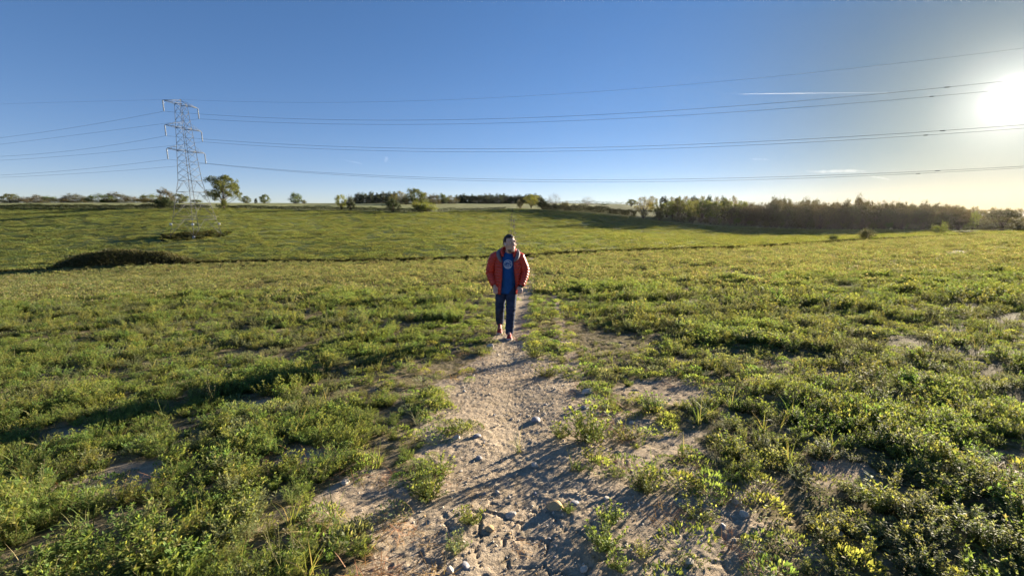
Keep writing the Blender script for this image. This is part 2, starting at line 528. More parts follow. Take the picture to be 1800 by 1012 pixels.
# ------------------------------------------------------------------ the land
def build_ground():
    nx, ny = 460, 620
    c = 3.0
    tx = np.linspace(-math.asinh(800 / c), math.asinh(800 / c), nx)
    xs = c * np.sinh(tx)
    tk = [-60, 0, 52, 190, 320, 1600]
    ty = np.concatenate([-np.sinh(np.linspace(math.asinh(60 / 2.), 0, 50, endpoint=False)) * 2.,
                         2.0 * np.sinh(np.linspace(0, math.asinh(850 / 2.), ny - 50))])
    i52 = int(np.argmin(abs(ty - 52))); ty[i52] = 52
    i190 = int(np.argmin(abs(ty - 190))); ty[i190] = 190
    X = np.repeat(xs[None, :], ny, 0)
    T = np.repeat(ty[:, None], nx, 1)
    Y = T.copy()
    dY = ditchY(xs)[None, :]; hY = np.maximum(hedgeY(xs), ditchY(xs) + 25)[None, :]
    def seg(lo, hi, a, b):
        m = (T >= lo) & (T <= hi)
        Yv = a + (T - lo) / (hi - lo) * (b - a)
        Y[m] = np.broadcast_to(Yv, T.shape)[m]
    seg(18, 52, 18, dY); seg(52, 190, dY, hY); seg(190, 400, hY, 400.0)
    Z = zt(X, Y)
    # a shallow ditch along the foot of the slope
    dd = np.abs(Y - dY)
    Z = Z - 0.25 * np.exp(-(dd / 0.8) ** 2)
    # the path mesh takes over near the camera: sink the sheet below it
    S = soil(X, Y)
    inpath = (np.abs(X - path_x(Y)) < 2.6) & (Y > 0.85) & (Y < 15.2)
    Z = Z - 0.10 * inpath
    q = np.arange(ny - 1)[:, None] * nx + np.arange(nx - 1)[None, :]
    F = np.stack([q, q + 1, q + nx + 1, q + nx], -1).reshape(-1, 4)
    mi = np.zeros((ny - 1, nx - 1), int)
    row = np.arange(ny - 1)[:, None] * np.ones((1, nx - 1), int)
    mi[row >= i52] = 1
    mi[row >= i190] = 2
    mi[(row >= i190) & (X[:-1, :-1] > 45)] = 3
    mi[(Y[:-1, :-1] > 420)] = 3
    me = mesh_np('ground', np.stack([X, Y, Z], -1).reshape(-1, 3), F, (M_near, M_far, M_upper, M_beyond), True, mi.ravel())
    cov = (1 - sstep(.04, .3, S)) * (0.72 + 0.28 * sstep(6, 25, np.hypot(X, Y)))
    at = me.attributes.new('cover', 'FLOAT', 'POINT')
    at.data.foreach_set('value', cov.ravel().astype(np.float32))
    o = obj('ground', me)
    tag(o, kind='structure', label='rolling farmland of weedy stubble and young green crop reaching the horizon')
    return o
build_ground()

def path_relief(X, Y):
    """clods, cracks and ruts of the trodden soil"""
    w = fbm(X * 3, Y * 3, 77, 3)
    wx, wy = X + 0.12 * (fbm(X * 6, Y * 6, 78, 2) - .5), Y + 0.12 * (fbm(X * 6, Y * 6, 79, 2) - .5)
    f1, f2, _ = worley(wx * 4.6, wy * 4.6, 81)
    crack = np.exp(-((f2 - f1) / 0.022) ** 2) * sstep(.54, .70, fbm(X * 1.3, Y * 1.3, 83, 2))
    g1, g2, gid = worley(wx * 11, wy * 11, 85)
    clod = np.sqrt(np.clip(g2 - g1, 0, 1)) * sstep(.35, .6, w)
    h1, h2, hid = worley(X * 34, Y * 34, 87)
    crumbs = np.clip(0.55 - h1, 0, 1) * (hid > 0.45)
    k1, k2, kid = worley(X * 62, Y * 62, 91)
    crumb2 = np.clip(0.5 - k1, 0, 1) * (kid > 0.4)
    return (w - .5) * 0.018 + clod * 0.004 * (0.3 + gid) - crack * 0.020 + crumbs * 0.010 + crumb2 * .008 + (fbm(X * 24, Y * 24, 89, 3) - .5) * 0.008

def build_path():
    ys = [0.75]
    while ys[-1] < 17:
        ys.append(ys[-1] + max(0.010, ys[-1] * 0.0052))
    ys = np.array(ys); nxp = 331
    s = np.linspace(-1, 1, nxp); s = 1.75 * s + 1.45 * s ** 3
    Y = np.repeat(ys[:, None], nxp, 1)
    X = path_x(Y) + s[None, :]
    fade = 1 - sstep(2.85, 3.2, np.abs(s))[None, :]
    fe = (1 - sstep(15.5, 17, ys))[:, None] * sstep(0.75, 0.9, ys)[:, None]
    Z = zt(X, Y) + path_relief(X, Y) * fade * (1 - sstep(8, 14, Y) * .5) - 0.02 * np.exp(-((X - path_x(Y)) / .25) ** 2)
    Z = Z - 0.13 * (1 - fade * fe)
    ny = len(ys)
    q = np.arange(ny - 1)[:, None] * nxp + np.arange(nxp - 1)[None, :]
    F = np.stack([q, q + 1, q + nxp + 1, q + nxp], -1).reshape(-1, 4)
    me = mesh_np('footpath', np.stack([X, Y, Z], -1).reshape(-1, 3), F, (M_near,), True)
    cov = (1 - sstep(.04, .3, soil(X, Y))) * (0.72 + 0.28 * sstep(6, 25, np.hypot(X, Y)))
    at = me.attributes.new('cover', 'FLOAT', 'POINT'); at.data.foreach_set('value', cov.ravel().astype(np.float32))
    tag(obj('footpath', me), kind='structure', label='trodden path of cracked pale soil running up from the man to the viewer')
    return
build_path()
def zp(X, Y):
    """surface a plant or stone stands on (path relief included)"""
    X = np.asarray(X, float); Y = np.asarray(Y, float)
    s = np.abs(X - path_x(Y))
    on = (s < 2.85) & (Y > .9) & (Y < 15)
    return zt(X, Y) + np.where(on, path_relief(X, Y) * (1 - sstep(8, 14, Y) * .5) - 0.02 * np.exp(-((X - path_x(Y)) / .25) ** 2), 0)
# ------------------------------------------------------------------ ground cover
M_weed = leaf_mat('weed_leaf', (0.085, 0.145, 0.042), (0.14, 0.195, 0.055), (0.22, 0.235, 0.10), trans=0.46)
M_weed_yellow = leaf_mat('yellow_green_leaf', (0.125, 0.17, 0.045), (0.19, 0.22, 0.065), (0.27, 0.26, 0.13), trans=0.46)
M_weed_grey = leaf_mat('grey_green_leaf', (0.115, 0.15, 0.08), (0.17, 0.20, 0.105), (0.23, 0.225, 0.125), trans=0.4)
M_blade = leaf_mat('grass_blade', (0.09, 0.14, 0.035), (0.145, 0.19, 0.055), (0.26, 0.23, 0.11), trans=0.38, tcol=1.6)
M_straw = leaf_mat('dry_straw', (0.25, 0.15, 0.06), (0.38, 0.25, 0.11), (0.45, 0.34, 0.18), trans=0.25, tcol=1.2)
M_stalk = leaf_mat('pale_seed_head', (0.22, 0.21, 0.13), (0.36, 0.34, 0.24), (0.42, 0.40, 0.30), trans=0.3, tcol=1.1)
M_stem = leaf_mat('weed_stem', (0.10, 0.12, 0.04), (0.16, 0.15, 0.06), trans=0.1)
M_olive = leaf_mat('olive_field_leaf', (0.10, 0.125, 0.055), (0.185, 0.19, 0.09), (0.34, 0.29, 0.18), trans=0.38, tcol=1.8, objvar=0.32)

def unit(v):
    v = np.asarray(v, float)
    return v / (np.linalg.norm(v) + 1e-9)

class Plant:
    def __init__(s): s.parts = {}
    def mb(s, mat):
        if mat.name not in s.parts: s.parts[mat.name] = (mat, MB())
        return s.parts[mat.name][1]
    def leaf(s, mat, p, d, L, W, up=(0, 0, 1), fold=0.25, droop=0.15):
        d = unit(d); side = np.cross(d, up); side = unit(side) if np.linalg.norm(side) > 1e-4 else np.array([1.0, 0, 0])
        nrm = np.cross(side, d)
        p = np.asarray(p, float)
        mid = p + d * L * 0.52 - nrm * W * fold
        l = p + d * L * 0.5 - side * W * 0.5
        r = p + d * L * 0.5 + side * W * 0.5
        tip = p + d * L - nrm * L * droop
        s.mb(mat).add([p, r, tip, l, mid], t=[[0, 1, 4], [1, 2, 4], [2, 3, 4], [3, 0, 4]])
    def blade(s, mat, p, d, L, W, curve=0.5, n=4):
        d = unit(d); side = unit(np.cross(d, (0.13, 0.21, 1)))
        t = np.linspace(0, 1, n)[:, None]
        hor = unit((d[0], d[1], 0.001))
        c = np.asarray(p) + d * L * t + hor * (L * curve * t ** 2) - np.array([0, 0, 1.0]) * (L * curve * 0.55 * t ** 2.4)
        w = W * (1 - t ** 1.6 * 0.92) * 0.5
        v = np.stack([c - side * w, c + side * w], 1).reshape(-1, 3)
        i = np.arange(n - 1) * 2
        s.mb(mat).add(v, np.stack([i, i + 1, i + 3, i + 2], -1))
    def stem(s, mat, pts, r, sides=3):
        s.mb(mat).tube(pts, r, sides, cap=False)
    def build(s, name):
        vs, fs, mi, mats, n = [], [], [], [], 0
        for k, (mat, mb) in enumerate(s.parts.values()):
            mats.append(mat)
            v = np.vstack(mb.v)
            for arr in ([np.vstack(mb.q)] if mb.q else []) + ([np.vstack(mb.t)] if mb.t else []):
                fs.append(arr + n); mi += [k] * len(arr)
            vs.append(v); n += len(v)
        return mesh_np(name, np.vstack(vs), fs, mats, False, mi)

def leafy_clump(seed, R0=0.11, H=0.10, stems=16, lmat=None, L=0.028, W=0.0095, sprawl=0.6):
    r = random.Random(seed); P = Plant(); lmat = lmat or M_weed
    for k in range(stems):
        az = r.uniform(0, 6.283); tilt = sprawl * math.sqrt(r.random()) * 1.5
        d = np.array([math.cos(az) * math.sin(tilt), math.sin(az) * math.sin(tilt), math.cos(tilt)])
        Ls = r.uniform(.7, 1.15) * (H * math.cos(tilt) + R0 * math.sin(tilt))
        base = np.array([math.cos(az), math.sin(az), 0]) * r.uniform(0, R0 * .35)
        n = max(4, int(Ls / 0.014))
        pts = []
        for i in range(n + 1):
            t = i / n
            pts.append(base + d * Ls * t + np.array([0, 0, 1]) * (Ls * .25 * t * t * math.sin(tilt)))
        P.stem(M_stem, [pts[0], pts[n // 2], pts[-1]], [0.0022, 0.0018, 0.001])
        for i in range(1, n + 1):
            for q in range(2 if i < n else 5):
                a2 = az + i * 2.4 + q * 3.1 + r.uniform(-.5, .5) if i < n else r.uniform(0, 6.28)
                el = r.uniform(.1, .8) if i < n else r.uniform(.5, 1.3)
                ld = (math.cos(a2) * math.cos(el), math.sin(a2) * math.cos(el), math.sin(el))
                s = r.uniform(.7, 1.2) * (0.7 + 0.4 * (1 - abs(i / n - .5)))
                P.leaf(lmat, pts[i], ld, L * s, W * s * 1.2, fold=.2, droop=r.uniform(0, .35))
    return P

def mat_clump(seed, R0=0.07, lmat=None):
    r = random.Random(seed); P = Plant(); lmat = lmat or M_weed_yellow
    for k in range(150):
        az = r.uniform(0, 6.283); rr = R0 * math.sqrt(r.random())
        h = 0.035 * (1 - (rr / R0) ** 2) * r.uniform(.5, 1.1) + .004
        p = (math.cos(az) * rr, math.sin(az) * rr, h)
        el = r.uniform(.2, 1.3); a2 = az + r.uniform(-1.2, 1.2)
        P.leaf(lmat, p, (math.cos(a2) * math.cos(el), math.sin(a2) * math.cos(el), math.sin(el)), r.uniform(.012, .024), r.uniform(.005, .009))
    return P

def grass_tuft(seed, n=26, H=0.16, mat=None, spread=.7):
    r = random.Random(seed); P = Plant()
    for k in range(n):
        az = r.uniform(0, 6.283); tilt = abs(r.gauss(0, spread * .5))
        d = (math.cos(az) * math.sin(tilt), math.sin(az) * math.sin(tilt), math.cos(tilt))
        P.blade(mat or M_blade, (r.gauss(0, .012), r.gauss(0, .012), -.005), d, H * r.uniform(.5, 1.15), r.uniform(.004, .008), r.uniform(.1, .7))
    return P

def seed_stalks(seed, n=6, H=0.32):
    r = random.Random(seed); P = Plant()
    for k in range(n):
        az = r.uniform(0, 6.283); tilt = abs(r.gauss(.12, .22))
        d = np.array([math.cos(az) * math.sin(tilt), math.sin(az) * math.sin(tilt), math.cos(tilt)])
        h = H * r.uniform(.6, 1.2)
        base = np.array([r.gauss(0, .03), r.gauss(0, .03), 0])
        top = base + d * h
        P.stem(M_stem, [base, base + d * h * .5 + np.array([r.gauss(0, .006), r.gauss(0, .006), 0]), top], [.0018, .0014, .0009])
        for q in range(14):                      # side pods below the head
            t = r.uniform(.35, .95); a2 = r.uniform(0, 6.28); p = base + d * h * t
            e = p + np.array([math.cos(a2), math.sin(a2), .5]) * .014
            P.stem(M_stem, [p, e], .0006)
            P.leaf(M_stalk, e, (math.cos(a2), math.sin(a2), .6), .008, .006)
        for q in range(16):                      # the head itself
            a2 = r.uniform(0, 6.28); el = r.uniform(0, 1.4)
            P.leaf(M_stalk, top, (math.cos(a2) * math.cos(el), math.sin(a2) * math.cos(el), math.sin(el)), r.uniform(.006, .012), .006)
    for k in range(14):
        az = r.uniform(0, 6.28)
        P.leaf(M_weed_grey, (0, 0, .01), (math.cos(az), math.sin(az), r.uniform(.1, .6)), r.uniform(.04, .08), .014)
    return P

def broad_leaf(seed, n=16, L=0.10, mat=None):
    r = random.Random(seed); P = Plant()
    for k in range(n):
        az = r.uniform(0, 6.283); el = r.uniform(.35, 1.35)
        d = np.array([math.cos(az) * math.cos(el), math.sin(az) * math.cos(el), math.sin(el)])
        hl = L * r.uniform(.3, .9)
        p = np.array([r.gauss(0, .015), r.gauss(0, .015), 0.0]); e = p + d * hl
        P.stem(M_stem, [p, e], .0018)
        a2 = az + r.uniform(-.5, .5); el2 = el - r.uniform(.1, .7)
        dd = (math.cos(a2) * math.cos(el2), math.sin(a2) * math.cos(el2), math.sin(el2))
        P.leaf(mat or M_weed, e, dd, L * r.uniform(.5, .95), L * r.uniform(.24, .38), fold=.15, droop=r.uniform(.05, .4))
    return P

def straw_patch(seed):
    r = random.Random(seed); P = Plant()
    for k in range(26):
        az = r.uniform(0, 6.283); rr = .12 * math.sqrt(r.random())
        P.blade(M_straw, (math.cos(az) * rr, math.sin(az) * rr, r.uniform(0, .015)),
                (r.gauss(0, 1), r.gauss(0, 1), r.uniform(.02, .5)), r.uniform(.04, .12), .004, r.uniform(0, .4), 3)
    return P

def far_patch(seed, R0=0.75, n=330, L=0.075, H=.16, mat=None):
    """a patch of the same weeds as seen from farther off"""
    r = random.Random(seed); P = Plant()
    lumps = [(r.gauss(0, R0 * .5), r.gauss(0, R0 * .5), r.uniform(.10, .26)) for _ in range(8)]
    for k in range(n):
        lx, ly, lr = r.choice(lumps); az = r.uniform(0, 6.283); rr = lr * math.sqrt(r.random())
        x, y = lx + math.cos(az) * rr, ly + math.sin(az) * rr
        h = H * r.uniform(.2, 1) * (1 - .7 * (rr / lr) ** 2)
        el = r.uniform(0, 1.3); a2 = r.uniform(0, 6.28)
        P.leaf(mat or (M_olive if r.random() < .8 else M_weed), (x, y, h), (math.cos(a2) * math.cos(el), math.sin(a2) * math.cos(el), math.sin(el)),
               L * r.uniform(.5, 1.2), L * r.uniform(.3, .55))
    return P

def stuff_instances(name, label, cat, protos, X, Y, Z, scl, idx, tilt=0.15):
    col = bpy.data.collections.new(name + '_plants')          # not linked: only the source of the copies
    for k, P in enumerate(protos):
        me = P.build('%s_%02d' % (name, k)) if isinstance(P, Plant) else P
        o = bpy.data.objects.new('%s_%02d' % (name, k), me)
        col.objects.link(o)
    n = len(X)
    me = bpy.data.meshes.new(name)
    me.vertices.add(n)
    me.vertices.foreach_set('co', np.stack([X, Y, Z], -1).astype(np.float32).ravel())
    a = me.attributes.new('scl', 'FLOAT', 'POINT'); a.data.foreach_set('value', np.asarray(scl, np.float32))
    a = me.attributes.new('pick', 'INT', 'POINT'); a.data.foreach_set('value', np.asarray(idx, np.int32))
    rot = np.stack([rng.normal(0, tilt, n), rng.normal(0, tilt, n), rng.uniform(0, 6.283, n)], -1)
    a = me.attributes.new('turn', 'FLOAT_VECTOR', 'POINT'); a.data.foreach_set('vector', rot.astype(np.float32).ravel())
    o = obj(name, me)
    ng = bpy.data.node_groups.new(name + '_scatter', 'GeometryNodeTree')
    ng.interface.new_socket('Geometry', in_out='INPUT', socket_type='NodeSocketGeometry')
    ng.interface.new_socket('Geometry', in_out='OUTPUT', socket_type='NodeSocketGeometry')
    gi, go = ng.nodes.new('NodeGroupInput'), ng.nodes.new('NodeGroupOutput')
    mp = ng.nodes.new('GeometryNodeMeshToPoints')
    ip = ng.nodes.new('GeometryNodeInstanceOnPoints')
    ci = ng.nodes.new('GeometryNodeCollectionInfo')
    ci.inputs['Collection'].default_value = col
    ci.inputs['Separate Children'].default_value = True
    ci.inputs['Reset Children'].default_value = True
    def attr(nm, typ):
        x = ng.nodes.new('GeometryNodeInputNamedAttribute'); x.data_type = typ
        x.inputs['Name'].default_value = nm
        return x.outputs['Attribute']
    L = ng.links
    L.new(gi.outputs[0], mp.inputs['Mesh']); L.new(mp.outputs['Points'], ip.inputs['Points'])
    L.new(ci.outputs['Instances'], ip.inputs['Instance'])
    ip.inputs['Pick Instance'].default_value = True
    L.new(attr('pick', 'INT'), ip.inputs['Instance Index'])
    L.new(attr('turn', 'FLOAT_VECTOR'), ip.inputs['Rotation'])
    L.new(attr('scl', 'FLOAT'), ip.inputs['Scale'])
    L.new(ip.outputs['Instances'], go.inputs[0])
    md = o.modifiers.new('scatter', 'NODES'); md.node_group = ng
    tag(o, label, cat, kind='stuff')
    return o

def scatter_ring(y0, y1, dens, umax=1.32, umin=-1.32):
    """random points over the part of the field that lies between two distances"""
    area = (umax - umin) * ((y1 + 1.7) ** 2 - (y0 + 1.7) ** 2) / 2
    n = int(area * dens)
    Y = np.sqrt(rng.uniform((y0 + 1.7) ** 2, (y1 + 1.7) ** 2, n)) - 1.7
    X = rng.uniform(umin, umax, n) * (Y + 1.7)
    return X, Y

def mound(X, Y):
    """how tall and thick the weeds stand, in drifts; taller to the right of the path"""
    m = fbm(X * 0.75, Y * 0.75, 201, 3)
    m2 = fbm(X * 2.6, Y * 2.6, 205, 2)
    right = sstep(0.9, 2.2, X)
    return np.clip((0.62 * m + 0.38 * m2 - .28) * 2.4, 0, 1.3) * (1 + 0.25 * right)

# near weeds, in bands of distance
protos = [leafy_clump(1), leafy_clump(2, .13, .12, 18), leafy_clump(3, .10, .08, 14, M_weed_yellow), leafy_clump(4, .12, .14, 15, M_weed_grey, .034, .011),
          leafy_clump(5, .09, .13, 15, M_weed, .040, .015, .45), leafy_clump(6, .14, .10, 20, M_weed_yellow, .026, .010, .75),
          broad_leaf(7, 18, .09), broad_leaf(8, 14, .11, M_weed_yellow),
          leafy_clump(9, .11, .12, 22, M_weed, .046, .0055, .7), leafy_clump(10, .12, .07, 24, M_weed_grey, .015, .012, .9), leafy_clump(11, .08, .17, 12, M_weed_yellow, .036, .008, .35)]
X, Y, S0 = [], [], []
for y0, y1, dens, sm in ((0.3, 4.5, 165, 0.72), (4.5, 9, 105, 0.86), (9, 17, 46, 1.22)):
    x, y = scatter_ring(y0, y1, dens)
    X.append(x); Y.append(y); S0.append(np.full(len(x), sm))
X, Y, S0 = map(np.concatenate, (X, Y, S0))
so = soil(X, Y); mo = mound(X, Y)
bare = sstep(.50, .40, fbm(X * 1.1, Y * 1.1, 211, 3)) * .55
gap = sstep(.36, .56, fbm(X * 3.4, Y * 3.4, 213, 2))                # weeds stand in separate cushions
keep = rng.random(len(X)) < np.clip((1 - so * 1.25) * (0.35 + 0.9 * mo) * (.22 + .78 * gap) - bare * .5, 0, 1)
X, Y, S0, mo, so = X[keep], Y[keep], S0[keep], mo[keep], so[keep]
Z = zp(X, Y)
scl = S0 * (0.45 + 0.6 * mo) * (0.5 + .5 * sstep(.9, 2.4, np.abs(X - .3))) * rng.uniform(.7, 1.25, len(X)) * (1 - .35 * so)
pz = np.clip(fbm(X * .8, Y * .8, 221, 2), 0, 1)
idx = np.where(rng.random(len(X)) < .5, (pz * 9).astype(int) % 6, rng.integers(0, 6, len(X)))
sp2 = fbm(X * .55 + 40, Y * .55, 225, 3)
idx = np.where((sp2 > .53) & (rng.random(len(X)) < .7), 8, idx)
idx = np.where((sp2 < .45) & (rng.random(len(X)) < .65), 9, idx)
idx = np.where(rng.random(len(X)) < .10, 10, idx)
idx = np.where((rng.random(len(X)) < .10) & (X > .8), 6 + rng.integers(0, 2, len(X)), idx)
idx = np.where((rng.random(len(X)) < .03), 6, idx)
stuff_instances('leafy_weeds', 'low leafy green weeds carpeting the near field either side of the path', 'weeds', protos, X, Y, Z - .005, scl, idx)

# grass tufts and single blades among them
X, Y = scatter_ring(1.0, 14, 7)
keep = rng.random(len(X)) < np.clip(.9 - soil(X, Y), 0.05, 1) * (fbm(X * .6, Y * .6, 231, 2) > .45)
X, Y = X[keep], Y[keep]
stuff_instances('grass_tufts', 'scattered upright grass tufts among the weeds', 'grass', [grass_tuft(21), grass_tuft(22, 16, .2), grass_tuft(23, 9, .26, spread=.4)],
                X, Y, zp(X, Y), rng.uniform(.5, 1.15, len(X)), rng.integers(0, 3, len(X)))
# seed stalks, mostly right of the path
X, Y = scatter_ring(1.2, 12, 6.5, 1.32, -1.3)
keep = rng.random(len(X)) < (.05 + .75 * sstep(.9, 1.6, X)) * np.clip(1 - 1.5 * soil(X, Y), 0, 1) * sstep(.40, .6, fbm(X * .7, Y * .7, 241, 2))
X, Y = X[keep], Y[keep]
stuff_instances('seed_stalks', 'thin weed stalks with pale seed heads standing above the leaves on the right', 'weeds', [seed_stalks(31), seed_stalks(32, 8, .26), seed_stalks(33, 4, .36)],
                X, Y, zp(X, Y), rng.uniform(.6, 1.1, len(X)), rng.integers(0, 3, len(X)))
# dry straw in the worn patches and along the path edge
X, Y = scatter_ring(1.2, 9, 40)
so = soil(X, Y)
keep = rng.random(len(X)) < (so * np.clip(1.15 - so, 0, 1) * 2.2 + .05) * sstep(.42, .6, fbm(X * 1.2, Y * 1.2, 251, 2)) * np.where(np.abs(X - .2) < .6, .25, 1)
X, Y = X[keep], Y[keep]
stuff_instances('dry_straw', 'dry orange straw lying on the worn soil', 'straw', [straw_patch(41), straw_patch(42), straw_patch(43)],
                X, Y, zp(X, Y), rng.uniform(.6, 1.3, len(X)), rng.integers(0, 3, len(X)))
# flat mats creeping in from the path edges
X, Y = scatter_ring(0.8, 13, 85, 1.2, -1.2)
so = soil(X, Y)
keep = (rng.random(len(X)) < np.clip(so * (1 - so) * 3.2, 0, 1) * sstep(.45, .62, fbm(X * 2.2, Y * 2.2, 261, 3)) + .30 * (1 - sstep(.15, .5, so)) * sstep(.38, .55, fbm(X * 1.6, Y * 1.6, 263, 3)))
X, Y = X[keep], Y[keep]
stuff_instances('creeping_weeds', 'flat mats of tiny leaved weeds creeping over the edges of the path', 'weeds', [mat_clump(51), mat_clump(52, .09, M_weed), mat_clump(53, .07, M_weed), mat_clump(54, .08, M_weed_grey)],
                X, Y, zp(X, Y) - .003, rng.uniform(.6, 1.9, len(X)), rng.integers(0, 4, len(X)))
# the field farther down the slope
X, Y, S0 = [], [], []
for y0, y1, dens, sm in ((14, 24, 7, 0.9), (24, 42, 3.8, 1.15), (42, 110, 1.7, 1.55)):
    x, y = scatter_ring(y0, y1, dens)
    X.append(x); Y.append(y); S0.append(np.full(len(x), sm))
X, Y, S0 = map(np.concatenate, (X, Y, S0))
keep = (Y < ditchY(X) - 1.0) & (rng.random(len(X)) < np.clip(1 - soil(X, Y) * 1.2, 0, 1) * np.clip(.15 + 1.15 * mound(X * .6, Y * .6), 0, 1) * (.25 + .75 * sstep(.38, .6, fbm(X * .9, Y * .45, 271, 3))))
X, Y, S0 = X[keep], Y[keep], S0[keep]
stuff_instances('field_weeds', 'olive green weeds covering the slope down to the ditch', 'weeds', [far_patch(61), far_patch(62), far_patch(63, .8, 300), far_patch(64, .6, 280, .085, .16)],
                X, Y, zt(X, Y) - .01, S0 * rng.uniform(.7, 1.2, len(X)), rng.integers(0, 4, len(X)))
# young crop on the far field, nearer part
X, Y = scatter_ring(48, 215, .5)
TRACKS = [('wheel_track', 'left wheel track climbing the far field behind the man', ((894, 453, 50.5), (897, 413, 100), (899, 385, 163), (901, 367, 209))),
          ('wheel_track', 'right wheel track climbing the far field behind the man', ((914, 453, 50.5), (905, 413, 100), (903, 385, 163))),
          ('wheel_track', 'faint cross track near the top of the far field', ((560, 374, 168), (720, 380, 160), (830, 383, 162), (930, 383, 165), (1010, 386, 160)))]
keep = (Y > ditchY(X) + 1.5) & (Y < hedgeY(X) - 4)
for _, _, pts in TRACKS[:2]:
    q = np.array([(ray(x, y)[0] * yy, yy) for x, y, yy in pts])
    keep &= np.abs(X - np.interp(Y, q[:, 1], q[:, 0])) > .3
X, Y = X[keep], Y[keep]
M_crop = leaf_mat('crop_leaf', (0.10, 0.135, 0.04), (0.155, 0.185, 0.056), (0.195, 0.19, 0.085), trans=0.38, tcol=1.6, objvar=.3)
def crop_patch(seed):
    r = random.Random(seed); P = Plant()
    for k in range(150):
        x, y = r.uniform(-1, 1), r.uniform(-1, 1)
        az = r.uniform(0, 6.28)
        P.leaf(M_crop, (x, y, 0), (math.cos(az) * .5, math.sin(az) * .5, r.uniform(.5, 1.2)), r.uniform(.08, .2), r.uniform(.03, .07))
    return P
stuff_instances('young_crop', 'short young green crop on the far field', 'crop', [crop_patch(71), crop_patch(72), crop_patch(73)],
                X, Y, zt(X, Y) - .01, rng.uniform(.9, 1.6, len(X)), rng.integers(0, 3, len(X)))
# ------------------------------------------------------------------ trees, hedges, woods
M_bark = simple_mat('bark', (0.10, 0.08, 0.06), 0.9, 0.1, var=.35, scale=3)
M_twig = simple_mat('twig', (0.105, 0.082, 0.062), 0.9, 0.1, var=.3, scale=2)
M_twig_pale = simple_mat('pale_twig', (0.24, 0.21, 0.17), 0.9, 0.1, var=.3, scale=2)
M_oak = leaf_mat('tree_leaf', (0.05, 0.075, 0.02), (0.09, 0.12, 0.03), (0.13, 0.14, 0.04), trans=.32, tcol=1.6, objvar=.22)
M_bright = leaf_mat('bright_spring_leaf', (0.09, 0.12, 0.03), (0.14, 0.17, 0.042), (0.19, 0.185, 0.055), trans=.38, tcol=1.6, objvar=.15)
M_bronze = leaf_mat('bronze_spring_leaf', (0.09, 0.085, 0.028), (0.14, 0.13, 0.04), (0.17, 0.13, 0.05), trans=.34, tcol=1.6, objvar=.15)
M_darkleaf = leaf_mat('evergreen_and_shaded_leaf', (0.022, 0.034, 0.014), (0.045, 0.06, 0.022), trans=.15, objvar=.2)  # own tone of the pines; on the field hedges it stands for shade
M_bud = leaf_mat('brown_bud', (0.060, 0.058, 0.032), (0.10, 0.094, 0.048), (0.12, 0.125, 0.048), trans=.2, objvar=.25)
M_greybud = leaf_mat('grey_bud', (0.09, 0.08, 0.055), (0.14, 0.12, 0.08), trans=.2, objvar=.2)
M_hedge = leaf_mat('hedge_leaf', (0.045, 0.055, 0.02), (0.085, 0.09, 0.03), (0.13, 0.095, 0.045), trans=.25, objvar=.2)
M_scrub = leaf_mat('scrub_twig_leaf', (0.032, 0.042, 0.016), (0.07, 0.078, 0.028), (0.13, 0.118, 0.05), trans=.2, tcol=1.5)
M_rough = leaf_mat('rough_margin_grass', (0.045, 0.042, 0.02), (0.085, 0.072, 0.035), (0.16, 0.125, 0.07), trans=.15, tcol=1.4)  # grass colour darkened to carry the shade along the ditch

def leaves_np(cent, L, W, g, up_bias=0.0):
    n = len(cent)
    d = g.normal(size=(n, 3)); d /= np.linalg.norm(d, axis=1)[:, None]
    e = g.normal(size=(n, 3)); e[:, 2] += up_bias
    e -= (e * d).sum(1)[:, None] * d; e /= np.linalg.norm(e, axis=1)[:, None] + 1e-9
    s = g.uniform(.6, 1.3, (n, 1))
    v = np.stack([cent - d * L * s * .5, cent + e * W * s * .5, cent + d * L * s * .5, cent - e * W * s * .5], 1).reshape(-1, 3)
    return v, np.arange(n * 4).reshape(-1, 4)

